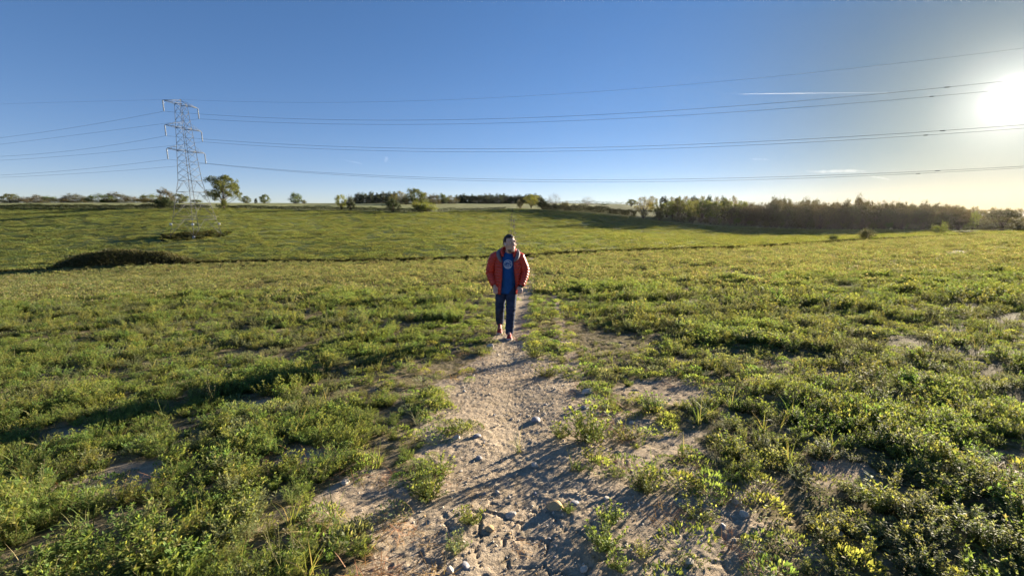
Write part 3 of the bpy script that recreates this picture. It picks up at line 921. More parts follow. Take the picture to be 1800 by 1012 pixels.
def tree_protos(seed, H=10.0, kind='oak', crown_w=0.95, crown_base=0.28, lobes=24, lobe_r=.15, leaves=170, L=.30,
                leaf=None, twigs=10, bark=None, lean=0.0, trunk_r=.028, top_flat=.85, lobe_list=None):
    """-> (trunk mesh, crown mesh) for a tree H tall standing on the origin"""
    g = np.random.default_rng(seed)
    tr, cr = MB(), MB()
    bark = bark or M_bark; leaf = leaf or M_oak
    cb = crown_base * H
    ch = H - cb
    # where the crown's clumps sit
    cs = []
    if lobe_list:
        cs = [np.array((x * H, y * H, z * H)) for x, y, z in lobe_list]
    tries = 0
    while len(cs) < lobes and tries < 4000:
        tries += 1
        p = g.normal(size=3); p /= np.linalg.norm(p); p *= g.uniform(.35, 1) ** .5
        if p[2] < -.75: continue
        c = np.array([p[0] * crown_w * H * .5 * (1 - .9 * lobe_r), p[1] * crown_w * H * .5 * (1 - .9 * lobe_r),
                      cb + ch * .5 + p[2] * ch * .5 * (1 - .8 * lobe_r)])
        c[:2] *= 1 - .25 * max(0, p[2])
        c[0] += lean * c[2]
        if all(np.linalg.norm(c - q) > lobe_r * H * .72 for q in cs): cs.append(c)
    trunk_top = np.array([lean * H * .55 + g.normal(0, .02 * H), g.normal(0, .02 * H), cb + ch * .38])
    tp = np.array([[0, 0, -.15], [g.normal(0, .008) * H, g.normal(0, .008) * H, cb * .5], [lean * cb, 0, cb], trunk_top])
    tt = np.linspace(0, 1, 4)
    t2 = np.linspace(0, 1, 9)
    tpp = np.stack([np.interp(t2, tt, tp[:, k]) for k in range(3)], 1)
    tr.tube(tpp, trunk_r * H * np.interp(t2, [0, .08, .5, 1], [1.35, 1, .8, .35]), 8)
    for c in cs:
        k = g.uniform(.35, .95)
        a = np.array([np.interp(k, t2, tpp[:, q]) for q in range(3)])
        if a[2] > c[2]: a = np.array([np.interp(.4, t2, tpp[:, q]) for q in range(3)])
        mid = (a + c) / 2 + g.normal(0, .03 * H, 3) - np.array([0, 0, .03 * H])
        s = np.linspace(0, 1, 6)[:, None]
        pts = (1 - s) ** 2 * a + 2 * s * (1 - s) * mid + s ** 2 * c
        tr.tube(pts, trunk_r * H * np.linspace(.38, .09, 6), 5)
        rr = lobe_r * H * g.uniform(.75, 1.3) * np.array([1, 1, top_flat])
        for q in range(twigs):
            d = g.normal(size=3); d /= np.linalg.norm(d); d[2] += .25
            e = c + d * rr * g.uniform(.75, 1.12)
            m = (c + e) / 2 + g.normal(0, .02 * H, 3) * .6
            tr.tube([pts[-2] * .3 + c * .7, m, e], trunk_r * H * np.array([.085, .055, .02]), 3, cap=False)
            if kind == 'bare':
                for w in range(5):
                    f = e + (d + g.normal(0, .6, 3)) * rr * .33
                    o = m * g.uniform(0, .5) + e * (1 - 0) * 0 + e * g.uniform(.5, 1) + m * 0
                    st = m + (e - m) * g.uniform(.2, 1)
                    tr.tube([st, f], trunk_r * H * np.array([.03, .012]), 3, cap=False)
        n = int(leaves * g.uniform(.75, 1.25))
        d = g.normal(size=(n, 3)); d /= np.linalg.norm(d, axis=1)[:, None]
        # outlines stay ragged: clumps inside clumps
        k = g.integers(0, 9, n); sub = g.normal(size=(9, 3)); sub /= np.linalg.norm(sub, axis=1)[:, None]
        pos = c + (sub[k] * .62 + d * g.uniform(.1, .55, (n, 1)) ) * rr
        if n:
            v, q = leaves_np(pos, L, L * .62, g)
            cr.add(v, q)
    t = tr.mesh('trunk', (bark,), True)
    c = cr.mesh('crown', (leaf,)) if cr.n else None
    return t, c

def shrub_protos(seed, H=3.0, W=3.4, leaf=None, n=2600, L=.14, stems=14, bark=None):
    g = np.random.default_rng(seed)
    tr, cr = MB(), MB()
    tips = []
    for k in range(stems):
        az = g.uniform(0, 6.283); rr = W * .5 * math.sqrt(g.random()) * .85
        e = np.array([math.cos(az) * rr, math.sin(az) * rr, H * g.uniform(.55, .98) * math.sqrt(max(.12, 1 - (rr / (W * .52)) ** 2))])
        m = e * np.array([.35, .35, .55])
        b = np.array([g.normal(0, .08), g.normal(0, .08), -.1])
        tr.tube([b, m, e], np.array([.03, .02, .007]) * H * .4, 4)
        for q in range(10):
            t = g.uniform(.35, 1); s = m + (e - m) * t
            f = s + g.normal(0, .13, 3) * W * .9 * np.array([1, 1, .8])
            tr.tube([s, f], [.006 * H * .5, .002], 3, cap=False)
            tips.append(f); tips.append(s)
    tips = np.array(tips)
    pos = tips[g.integers(0, len(tips), n)] + g.normal(0, .055, (n, 3)) * np.array([W, W, H])
    pos[:, 2] = np.abs(pos[:, 2])
    v, q = leaves_np(pos, L, L * .65, g); cr.add(v, q)
    return tr.mesh('stem', (bark or M_bark,), True), cr.mesh('foliage', (leaf or M_hedge,))

PROTO = {
    'oak':    [tree_protos(101, lobes=26, leaves=230), tree_protos(102, lobes=22, leaves=240, crown_w=1.1), tree_protos(103, lobes=24, leaves=220, crown_w=.85)],
    'bright': [tree_protos(111, lobes=24, leaves=230, leaf=M_bright, crown_base=.15), tree_protos(112, lobes=24, leaves=230, leaf=M_bright, crown_base=.12, crown_w=.8)],
    'bronze': [tree_protos(121, lobes=30, leaves=170, leaf=M_bronze, crown_base=.14, twigs=14, L=.24, crown_w=1.0)],
    'pine':   [tree_protos(131, lobes=22, leaves=240, leaf=M_darkleaf, crown_w=.62, crown_base=.2, L=.34, twigs=4), tree_protos(132, lobes=20, leaves=240, leaf=M_darkleaf, crown_w=.55, crown_base=.15, L=.34, twigs=4)],
    'bare':   [tree_protos(141, kind='bare', lobes=30, leaves=170, leaf=M_bud, bark=M_twig, twigs=9, L=.26, crown_w=.95, crown_base=.12, trunk_r=.022),
               tree_protos(142, kind='bare', lobes=28, leaves=210, leaf=M_bud, bark=M_twig, twigs=8, L=.26, crown_w=.85, crown_base=.12, trunk_r=.022),
               tree_protos(143, kind='bare', lobes=30, leaves=240, leaf=M_bud, bark=M_twig, twigs=8, L=.26, crown_w=1.05, crown_base=.12, trunk_r=.022)],
    'pale':   [tree_protos(151, kind='bare', lobes=22, leaves=40, leaf=M_greybud, bark=M_twig_pale, twigs=14, L=.18, crown_w=1.0, crown_base=.15, trunk_r=.022)],
    'shrub':  [shrub_protos(161), shrub_protos(162, leaf=M_oak)],
    'shrubdark': [shrub_protos(163, leaf=M_darkleaf, n=3600, L=.16)],
    'shrubpale': [shrub_protos(164, leaf=M_bright, n=3000)],
    'shrubbud': [shrub_protos(165, leaf=M_bud, n=2200, bark=M_twig), shrub_protos(166, leaf=M_greybud, n=2200, bark=M_twig)],
}
BIG = tree_protos(171, H=12, lobes=30, lobe_r=.13, leaves=520, L=.27, crown_w=.98, crown_base=.24, lean=.05, twigs=12, trunk_r=.022,
                  lobe_list=[(-.34, 0, .47), (-.26, .1, .58), (-.30, -.15, .40), (-.12, .1, .66), (.0, 0, .58), (.12, .1, .84), (.24, -.05, .86), (.34, .05, .76), (.36, 0, .62),
                             (.20, .1, .70), (.06, -.1, .76), (.38, .1, .45), (.24, -.1, .47), (.10, .12, .44), (-.06, -.12, .42), (-.20, 0, .34), (.40, -.02, .34), (.02, .15, .90)])
count = {}
def place(kind, X, Y, H, W=None, label=None, cat='tree', group=None, name=None, variant=None, rz=None, proto=None, sink=0.1):
    tm, cm = proto or PROTO[kind][(variant if variant is not None else rnd.randrange(99)) % len(PROTO[kind])]
    shrub = kind.startswith('shrub')
    h0 = 3.0 if shrub else (12.0 if proto else 10.0)
    w0 = 3.4 if shrub else (12.0 if proto else 10.0)
    nm = name or {'oak': 'broadleaf_tree', 'bright': 'broadleaf_tree', 'bronze': 'broadleaf_tree', 'pine': 'pine_tree', 'bare': 'budding_tree', 'pale': 'budding_tree'}.get(kind, 'shrub')
    e = empty(nm, (X, Y, float(zt(X, Y)) - sink), rnd.uniform(0, 6.28) if rz is None else rz)
    s = H / h0; sw = (W / w0) if W else s * rnd.uniform(.9, 1.15)
    e.scale = (sw, sw, s)
    obj('stem' if shrub else 'trunk', tm, e)
    obj('foliage' if shrub else 'crown', cm, e)
    return tag(e, label, cat, group)

def by_photo(kind, x, ytop, Y, wpx, label, group=None, low=None, **kw):
    """a tree at forward distance Y whose top and width were read off the photograph"""
    k, m = ray(x, ytop)
    X = k * Y
    g = float(zt(X, Y))
    H = EYE + m * Y - g + .1
    H = max(H, .8)
    if low is None: low = (.42 if kind == 'pine' else .34) if (Y > 255 and not kind.startswith('shrub')) else (.12 if kind.startswith('shrub') else .08)
    H = H / (1 - low)
    W = wpx / FPX * Y
    return place(kind, X, Y, H, W, label, 'shrub' if kind.startswith('shrub') else 'tree', group, sink=low * H, **kw)

by_photo('oak', 387, 306, 172, 62, 'large lone tree with two rounded tiers of foliage right of the pylon', proto=BIG, rz=0, name='broadleaf_tree', low=.02)
SKY = 'trees along the left skyline'
by_photo('oak', 16, 340, 300, 36, 'rounded green tree at the far left of the skyline', SKY)
for k, (x, yt, w, kd, lb) in enumerate((
    (48, 348, 30, 'shrubbud', 'low brown shrub just right of the leftmost skyline tree'),
    (66, 344, 26, 'bare', 'small bare tree, first of the bare trees on the left skyline'),
    (84, 346, 24, 'shrub', 'dark low shrub between the two bare trees on the left skyline'),
    (104, 347, 28, 'shrubbud', 'brown shrub below the wires, third clump from the left skyline edge'),
    (128, 342, 34, 'bare', 'broad bare brown tree midway along the left skyline'),
    (150, 347, 26, 'shrub', 'low green shrub right of the broad bare skyline tree'),
    (176, 342, 34, 'oak', 'dark rounded tree left of the pair beside the pylon'),
    (204, 341, 36, 'bare', 'widest bare crown on the skyline left of the pylon'),
    (232, 347, 26, 'shrubbud', 'low pale shrub between the wide bare crown and the pylon'),
    (250, 348, 22, 'shrub', 'small low shrub touching the dark tree left of the pylon'),
    (267, 343, 30, 'oak', 'dark round tree directly left of the bare topped one by the pylon'))):
    by_photo(kd, x, yt - 3, 298 + 6 * (k % 3), w * 1.3, lb, SKY)
by_photo('bare', 288, 331, 180, 34, 'bare topped tree rising over the dark hedge left of the pylon')
by_photo('shrubdark', 286, 345, 176, 34, 'dark dense shrub at the foot of the bare topped tree left of the pylon')
by_photo('oak', 313, 340, 290, 32, 'rounded tree seen through the left side of the pylon')
by_photo('shrub', 345, 350, 292, 24, 'low skyline shrub seen through the right side of the pylon')
by_photo('shrub', 392, 347, 170, 14, 'small rounded shrub at the foot of the large lone tree')
by_photo('oak', 432, 344, 300, 18, 'small dome shaped tree right of the large lone tree')
by_photo('pine', 449, 348, 300, 9, 'tiny pointed tree between two small domed skyline trees')
by_photo('oak', 465, 341, 300, 20, 'small tree with a knobbly top, second right of the large lone tree')
by_photo('oak', 518, 339, 290, 27, 'rounded solitary tree on the open skyline between pylon and woods')
by_photo('shrub', 534, 350, 290, 12, 'little shrub touching the solitary skyline tree')
by_photo('bright', 599, 340, 182, 24, 'pale green leafy tree on the hedge line left of the woods')
by_photo('shrubdark', 615, 344, 181, 17, 'dark shrub pressed against the pale green tree on the hedge line')
for k, x in enumerate((630, 640, 651, 662, 673, 684, 694)):
    by_photo('pine', x, 338 + rnd.uniform(-1.5, 2), 325 + rnd.uniform(-8, 12), 27, 'dark pine in the small clump on the skyline left of the mixed wood', 'dark pines left of the mixed wood')
by_photo('shrubdark', 690, 346, 178, 29, 'dense dark bush on the hedge line below the mixed wood')
MW = 'mixed trees on the central skyline'
for x, yt, Y, w, kd, lb in ((703, 335, 285, 40, 'bronze', 'brownish crown, leftmost of the mixed wood on the skyline'),
    (728, 330, 270, 46, 'oak', 'tallest leafy crown of the mixed wood on the central skyline'),
    (713, 343, 262, 22, 'shrub', 'low dark shrub under the tallest crown of the mixed wood'),
    (747, 338, 288, 36, 'bronze', 'crown immediately right of the tallest one in the mixed wood'),
    (762, 341, 280, 28, 'bare', 'thin brown tree in the middle of the mixed wood'),
    (777, 341, 295, 32, 'oak', 'rounded tree towards the right end of the mixed wood'),
    (793, 342, 300, 30, 'bare', 'rightmost brown tree of the mixed wood on the skyline'),
    (733, 352, 200, 22, 'shrubpale', 'pale shrub on the slope below the tallest mixed wood crown')):
    by_photo(kd, x, yt, Y, w, lb, MW)
by_photo('shrubpale', 752, 350, 180, 38, 'wide pale green bush at the bend of the hedge below the wood')
by_photo('shrub', 737, 357, 179, 20, 'low bush left of the wide pale green one at the hedge bend')
for k, x in enumerate(np.linspace(806, 948, 19)):
    by_photo('pine', x, 341 + rnd.uniform(-1.5, 2.5), 335 + rnd.uniform(-12, 14), 27, 'dark pine in the long straight wood, %s' % ('its left half' if x < 860 else ('its middle above the man' if x < 910 else 'behind the bright green tree')), 'dark pines above the man')
for x, yt, Y, w, kd, lb in ((934, 340, 212, 34, 'bright', 'broad bright green tree above and right of the man'),
    (955, 349, 208, 28, 'shrubdark', 'dark bush right of the bright green tree above the man'),
    (915, 349, 212, 16, 'shrub', 'small bush left under the bright green tree above the man'),
    (975, 342, 208, 26, 'pale', 'pale bare tree with a fan shaped crown right of the man'),
    (992, 352, 206, 20, 'shrub', 'dark green bush right under the fan shaped bare tree'),
    (1033, 347, 235, 24, 'pale', 'small pale bare tree standing above the hedge right of the man'),
    (1062, 358, 260, 22, 'shrub', 'distant low bush left of the round bronze tree'),
    (1110, 350, 250, 22, 'oak', 'small dark tree behind the left side of the round bronze tree'),
    (1133, 345, 168, 36, 'bronze', 'round bronze green tree at the left tip of the right hand wood'),
    (1160, 366, 167, 18, 'shrub', 'low bush right at the foot of the round bronze tree')):
    by_photo(kd, x, yt, Y, w, lb)
# the wood on the right: a pale green part and a long brown part
for k, x in enumerate(np.linspace(1158, 1300, 12)):
    by_photo('bright' if k % 3 else 'oak', x + rnd.uniform(-3, 3), 350 + rnd.uniform(-3, 4), 176 + rnd.uniform(-3, 14), 30, 'pale green tree in the leafy left part of the right hand wood', 'pale green trees of the right hand wood')
for k, x in enumerate(np.linspace(1150, 1290, 11)):
    by_photo('pine' if k % 2 else 'bronze', x + rnd.uniform(-3, 3), 344.5 + rnd.uniform(-1.5, 1.5), 222 + rnd.uniform(-6, 14), 24, 'darker tree behind the pale green part of the right hand wood', 'back row of the right hand wood')
TOPS = ([1290, 1320, 1345, 1368, 1390, 1420, 1450, 1480, 1510, 1545, 1590, 1620, 1660, 1690, 1800], [352, 351, 352, 341, 350, 347, 352, 351, 344, 350, 352, 355, 357, 361, 366])
for row, (dY, dt) in enumerate(((0, 8), (10, 3), (24, 0))):
    for k, x in enumerate(np.arange(1292 + 6 * row, 1700, 19)):
        yt = np.interp(x, *TOPS) + dt + rnd.uniform(-3, 4)
        by_photo('bare', x + rnd.uniform(-4, 4), yt, 178 + dY + rnd.uniform(-3, 3) - .02 * (x - 1290), 27,
                 'brown tree in the %s of the shaded wood, %s' % (('front row', 'second row', 'back row')[row],
                     'nearest the pale green trees' if x < 1410 else ('in its middle stretch' if x < 1550 else 'towards the right edge')), 'brown trees of the right hand wood')
for k, x in enumerate(np.arange(1185, 1700, 9)):
    by_photo('shrubbud' if k % 3 else 'shrub', x + rnd.uniform(-3, 3), np.interp(x, [1185, 1300, 1700], [377, 384, 393]) + rnd.uniform(-3, 3), np.interp(x, [1185, 1300, 1700], [170, 173, 172]) + rnd.uniform(-1.5, 3), 17,
             '%s shrub in the undergrowth fronting the right hand wood, %s' % ('brown' if k % 3 else 'green', 'under the pale green trees' if x < 1300 else ('below the first brown trees' if x < 1430 else ('behind the round bushy shrub' if x < 1570 else 'left of the pale sapling'))), 'undergrowth of the right hand wood')
for k, x in enumerate(np.arange(1640, 1830, 13)):
    by_photo('bare' if k % 2 else 'bronze', x, np.interp(x, *TOPS) + rnd.uniform(-1, 5), 235 + rnd.uniform(-8, 10), 26, 'hazy %s tree at the far right of the skyline' % ('bare' if k % 2 else 'bronze leaved'), 'hazy trees at the far right')
for x, yt, Y, w, kd, lb in ((1716, 369, 172, 17, 'bright', 'yellow green tree in the wood at the right'),
    (1768, 366, 160, 62, 'bare', 'wide spreading tree at the right edge beyond the field crest'),
    (1745, 392, 150, 30, 'shrub', 'dark low bush under the wide spreading tree at the right'),
    (1790, 391, 150, 26, 'shrub', 'dark low bush at the extreme right edge of the field crest'),
    (1656, 389, 118, 24, 'shrubpale', 'loose pale sapling left of the low domed bush on the right'),
    (1697, 404, 112, 36, 'shrub', 'low domed bush on the crest right of the pale sapling'),
    (1465, 411, 74, 19, 'shrub', 'small bush by the ditch, left one of two on the right'),
    (1528, 400, 79, 33, 'shrub', 'round bushy shrub by the ditch, larger of two on the right')):
    by_photo(kd, x, yt, Y, w, lb)

def hedge(name, label, pts, Hh, Wd, dens, leaf, L=.16, twig=True, cat='hedge', jag=.35, seed=1, mat2=None):
    """one continuous hedge along points on the land: a leafy band with woody stems"""
    g = np.random.default_rng(seed)
    P = np.array([p[:2] for p in pts], float)
    seg = np.hypot(*np.diff(P, axis=0).T); cum = np.concatenate([[0], np.cumsum(seg)])
    n = int(cum[-1] * dens)
    s = g.uniform(0, cum[-1], n)
    x = np.interp(s, cum, P[:, 0]); y = np.interp(s, cum, P[:, 1])
    hv = (Hh if np.isscalar(Hh) else np.interp(s / cum[-1], np.linspace(0, 1, len(Hh)), Hh)) * (1 - jag + 2 * jag * fbm(s / 2.2, s * 0 + seed, seed, 3))
    off = g.normal(0, Wd * .3, n); z0 = zt(x, y)
    hh = g.random(n) ** .75 * hv * np.clip(1 - (off / Wd) ** 2, .1, 1)
    cent = np.stack([x + g.normal(0, Wd * .25, n), y + off, z0 + hh], 1)
    v, q = leaves_np(cent, L, L * .6, g)
    e = empty(name, (0, 0, 0))
    obj('foliage', mesh_np('foliage', v, q, (leaf,)), e)
    if twig:
        mb = MB(); m = int(cum[-1] * 1.2)
        for k in range(m):
            s = g.uniform(0, cum[-1]); x = np.interp(s, cum, P[:, 0]) + g.normal(0, .2); y = np.interp(s, cum, P[:, 1]) + g.normal(0, .2)
            z = float(zt(x, y)); h = (Hh if np.isscalar(Hh) else float(np.interp(s / cum[-1], np.linspace(0, 1, len(Hh)), Hh)))
            mb.tube([[x, y, z - .1], [x + g.normal(0, .15), y + g.normal(0, .15), z + h * g.uniform(.6, 1.15)]], [.03, .008], 3, cap=False)
        tag(obj('stem', mb.mesh('stem', (mat2 or M_twig,)), e), kind='stuff')
    return tag(e, label, cat)

# the dark inside of the wood, seen only as a mass between the front trees
g = np.random.default_rng(90)
n = 50000
xp = g.uniform(1185, 1835, n); yy = np.interp(xp, [1185, 1300, 1500, 1700, 1835], [186, 186, 190, 195, 215]) + g.uniform(0, 26, n)
kx = np.array([(q - 900) / FPX for q in xp]) / cp
X = kx * yy; Z = zt(X, yy)
hh = np.interp(xp, [1185, 1300, 1640, 1700, 1835], [5.2, 5.8, 5.8, 5.5, 5.2]) * (.75 + .5 * fbm(X / 5, yy / 5, 92, 2)) * g.random(n) ** .8
v, q = leaves_np(np.stack([X, yy, Z + hh], 1), .55, .32, g)
tag(obj('wood_interior', mesh_np('wood_interior', v, q, (M_bud,))), 'shaded mass of branches and leaves inside the right hand wood', 'wood', kind='stuff')

def line_px(lst):
    return [(ray(x, y)[0] * Y, Y) for x, y, Y in lst]
def along(fn, x0, x1, n=60, dy=0.0):
    xs = np.linspace(x0, x1, n)
    return list(zip(xs, fn(xs) + dy))
hedge('field_hedge', 'long dark hedge along the top of the far field left of the pylon', along(hedgeY, -300, -118), 1.5, .9, 240, M_darkleaf, L=.26, seed=3)  # backlit shade of the hedges is put into their dark leaf colour
hedge('field_hedge', 'dark hedge along the top of the far field from the pylon to the mixed wood', along(hedgeY, -116, -33), 1.45, .9, 240, M_darkleaf, L=.26, seed=4)
hedge('field_hedge', 'lower second hedge line just below the dark one at far left', along(hedgeY, -290, -150, dy=-9), .9, .5, 160, M_darkleaf, L=.24, seed=5, twig=False)
hedge('field_hedge', 'thin hedge rising from the bush at the bend towards the dark pines', along(hedgeY, -31, -3), [1.6, 1.0, .8], .6, 150, M_darkleaf, L=.2, seed=6)
hedge('field_hedge', 'shrubby brown hedge running down from the bare fan tree to the bronze tree', along(hedgeY, 14, 48), [3.0, 2.6, 3.2, 2.6, 2.8], 1.3, 520, M_scrub, L=.28, seed=7)
hedge('field_hedge', 'low hedge on the horizon between the pale bare tree and the bronze tree', [(x, 300) for x in np.linspace(20, 85, 30)], 2.0, 1.0, 60, M_darkleaf, L=.3, seed=8)
hedge('field_hedge', 'dark low hedge closing the gap between bronze tree and wood edge', along(hedgeY, 50, 66), [1.6, 2.0, 2.4], 1.0, 120, M_hedge, L=.2, seed=9)

def mass(name, label, x0, x1, Y0, Y1, h0, h1, n, leaf, L, seed):
    g = np.random.default_rng(seed)
    xp = g.uniform(x0, x1, n); yy = g.uniform(Y0, Y1, n); X = (xp - 900) / FPX / cp * yy
    hh = np.interp(xp, [x0, x1], [h0, h1]) * (.8 + .4 * fbm(X / 4, yy / 4, seed, 2)) * g.random(n) ** .7
    v, q = leaves_np(np.stack([X, yy, zt(X, yy) + hh], 1), L, L * .6, g)
    tag(obj(name, mesh_np(name, v, q, (leaf,))), label, 'wood', kind='stuff')
mass('wood_interior', 'dark inside of the straight pine wood above the man', 800, 952, 338, 352, 4.2, 4.2, 7000, M_darkleaf, .6, 94)
mass('wood_interior', 'dark low scrub filling the skyline between the trees left of the pylon', 20, 330, 300, 308, 1.5, 1.6, 6000, M_scrub, .45, 96)
mass('wood_interior', 'dark scrub under the trees of the mixed wood on the skyline', 690, 800, 296, 306, 4.0, 2.5, 5000, M_scrub, .55, 97)
mass('wood_interior', 'shaded mass of branches closing the wood at the right edge', 1690, 1860, 196, 225, 4.6, 4.4, 13000, M_bud, .55, 98)
mass('wood_interior', 'dark inside of the pine clump left of the mixed wood', 626, 700, 328, 340, 4.5, 4.5, 4000, M_darkleaf, .6, 95)
# the rough thicket beside the ditch at the left
th = [ground_at(x, y) for x, y in ((96, 475), (150, 473), (215, 470), (280, 467), (330, 465))]
hedge('scrub_thicket', 'long low brown thicket beside the ditch in front of the pylon', [(a, b + 1.2) for a, b, _ in th], [.8, 1.9, 2.3, 2.3, 1.8, .5], 2.2, 1500, M_scrub, L=.18, cat='thicket', jag=.12, seed=12)
hedge('scrub_thicket', 'dark green left end of the low thicket beside the ditch', [(a, b + .6) for a, b, _ in th[:2]], [.6, 1.3, 1.8], 1.6, 260, M_hedge, L=.16, cat='thicket', jag=.15, seed=13, twig=False)

# rough unmown strip along the ditch
xs = rng.uniform(-95, 95, 9500)
ys = ditchY(xs) + rng.normal(0, .26, len(xs))
stuff_instances('ditch_grass', 'strip of rough brown grass, coloured dark for shade, along the ditch at the foot of the slope', 'grass',
                [grass_tuft(301, 40, .34, M_rough, .8), grass_tuft(302, 34, .28, M_rough, .9), leafy_clump(303, .25, .22, 14, M_hedge, .09, .05)],
                xs, ys, zt(xs, ys) - .22, rng.uniform(.9, 1.8, len(xs)), rng.integers(0, 3, len(xs)))

# wheel tracks running up the far field behind the man
M_track = simple_mat('track_soil', (0.06, 0.05, 0.032), .95, .1, var=.3, scale=2)
for name, lbl, pts in TRACKS:
    q = np.array([(ray(x, y)[0] * Y, Y) for x, y, Y in pts])
    t = np.linspace(0, len(q) - 1, 120)
    cx, cy = (np.interp(t, range(len(q)), q[:, k]) for k in (0, 1))
    tx, ty = np.gradient(cx), np.gradient(cy); l = np.hypot(tx, ty); nx_, ny_ = -ty / l, tx / l
    w = .27 + .10 * (fbm(t * 3, t * 0, 7, 2) - .5)
    V = []
    for sgn in (-1, 1):
        a, b = cx + nx_ * w * sgn, cy + ny_ * w * sgn
        V.append(np.stack([a, b, zt(a, b) + .10], 1))
    v = np.stack(V, 1).reshape(-1, 3); i = np.arange(len(t) - 1) * 2
    tag(obj(name, mesh_np(name, v, np.stack([i, i + 1, i + 3, i + 2], -1), (M_track,))), lbl, kind='structure')

# ------------------------------------------------------------------ pylon and lines
M_steel = simple_mat('galvanised_steel', (0.095, 0.098, 0.10), .6, .25, 0.0, var=.15, scale=.6)
M_glass = simple_mat('insulator_porcelain', (0.22, 0.23, 0.24), .25, .5, var=.05)
M_wire = simple_mat('aluminium_conductor', (0.10, 0.105, 0.115), .6, .3, .4, var=.1)
M_sign = simple_mat('white_plate', (0.8, 0.8, 0.78), .4, .4, var=.03)
PX, PY = ray(346, 415)[0] * 92.0, 92.0
PZ = float(zt(PX, PY))
ld = np.array([0.963, -0.27, 0]); ld /= np.linalg.norm(ld)        # along the line
pd = np.array([-ld[1], ld[0], 0])                                 # across it: towards the far side
ang = math.atan2(ld[1], ld[0])
PTOP = EYE + ray(319, 175)[1] * PY - PZ                           # height of the tower
pyl = empty('electricity_pylon', (PX, PY, PZ), ang)               # local x: along the line, local y: across
tag(pyl, 'tall grey steel lattice pylon with three pairs of arms standing in the far field', 'pylon')
def hz(ypx, x=320):
    return EYE + ray(x, ypx)[1] * PY - PZ
A1, A2, A3 = hz(184), hz(226), hz(266)
WAIST = hz(318, 325)
def half(z):
    return float(np.interp(z, [0, WAIST, A3, A1, PTOP], [3.25, 1.42, 1.12, .72, .30]))
def corner(z, a, b):
    return np.array([a * half(z), b * half(z), z])
S4 = ((-1, -1), (1, -1), (1, 1), (-1, 1))
for a, b in S4:
    mb = MB()
    zs = [-.4, WAIST, A3, A1]
    for z0, z1 in zip(zs[:-1], zs[1:]): mb.bar(corner(z0, a, b), corner(z1, a, b), .06 if z0 < A3 else .05)
    obj('leg', mb.mesh('leg', (M_steel,)), pyl)
lv = [0.0, .13 * PTOP, .24 * PTOP, .335 * PTOP, WAIST]
up = list(np.linspace(WAIST, A3, 5)) + list(np.linspace(A3, A2, 4))[1:] + list(np.linspace(A2, A1, 4))[1:]
for f in range(4):
    (a0, b0), (a1, b1) = S4[f], S4[(f + 1) % 4]
    mb = MB()
    # wide lower panels: K bracing with horizontals
    for z0, z1 in zip(lv[:-1], lv[1:]):
        l0, r0, l1, r1 = corner(z0, a0, b0), corner(z0, a1, b1), corner(z1, a0, b0), corner(z1, a1, b1)
        mid = (l1 + r1) / 2
        mb.bar(l1, r1, .03)
        mb.bar(l0, mid, .032); mb.bar(r0, mid, .032)
        for t in (.35, .68):
            for c0, c1 in ((l0, l1), (r0, r1)):
                mb.bar(c0 + (mid - c0) * t, c0 + (c1 - c0) * min(1, t + .18), .02)
    obj('lower_bracing', mb.mesh('lower_bracing', (M_steel,)), pyl)
    mb = MB()
    for z0, z1 in zip(up[:-1], up[1:]):
        l0, r0, l1, r1 = corner(z0, a0, b0), corner(z0, a1, b1), corner(z1, a0, b0), corner(z1, a1, b1)
        mb.bar(l0, r1, .026); mb.bar(r0, l1, .026)
        if z1 in (A3, A2, A1) or abs(z1 - A3) < 1e-6 or abs(z1 - A2) < 1e-6 or abs(z1 - A1) < 1e-6: mb.bar(l1, r1, .04)
    obj('upper_bracing', mb.mesh('upper_bracing', (M_steel,)), pyl)
mb = MB()
for a, b in S4: mb.bar(corner(A1, a, b), np.array([0, 0, PTOP]), .032)
obj('earth_peak', mb.mesh('earth_peak', (M_steel,)), pyl)
TIPS = []
for z, arm in ((A1, 3.55), (A2, 3.75), (A3, 3.95)):
    for s in (-1, 1):
        mb = MB(); h = half(z)
        tip = np.array([0, s * arm, z + .05])
        zt_ = z + (.72 if z == A1 else 1.0); ht = half(zt_)
        for a in (-1, 1):
            mb.bar(np.array([a * h, s * h, z]), tip, .036)
            mb.bar(np.array([a * ht, s * ht, zt_]), tip, .028)
            for t in (.25, .5, .75):
                p = np.array([a * h, s * h, z]) * (1 - t) + tip * t; q = np.array([a * ht, s * ht, zt_]) * (1 - t) + tip * t
                mb.bar(p, q, .017)
                p2 = np.array([-a * h, s * h, z]) * (1 - t + .12) + tip * (t - .12)
                mb.bar(p, p2, .017)
        obj('cross_arm', mb.mesh('cross_arm', (M_steel,)), pyl)
        ins = MB(); Li = 2.0
        n = 46; k = np.arange(n)
        rad = np.where(k % 4 == 1, .13, np.where(k % 4 == 2, .12, .045)); rad[0] = .03; rad[-3:] = .05
        ins.tube(np.stack([np.zeros(n), np.full(n, s * arm), z - .03 - Li * k / (n - 1)], 1), rad, 8)
        obj('insulator', ins.mesh('insulator', (M_glass,)), pyl)
        TIPS.append((z, s, arm, np.array([0, s * arm, z - .03 - Li])))
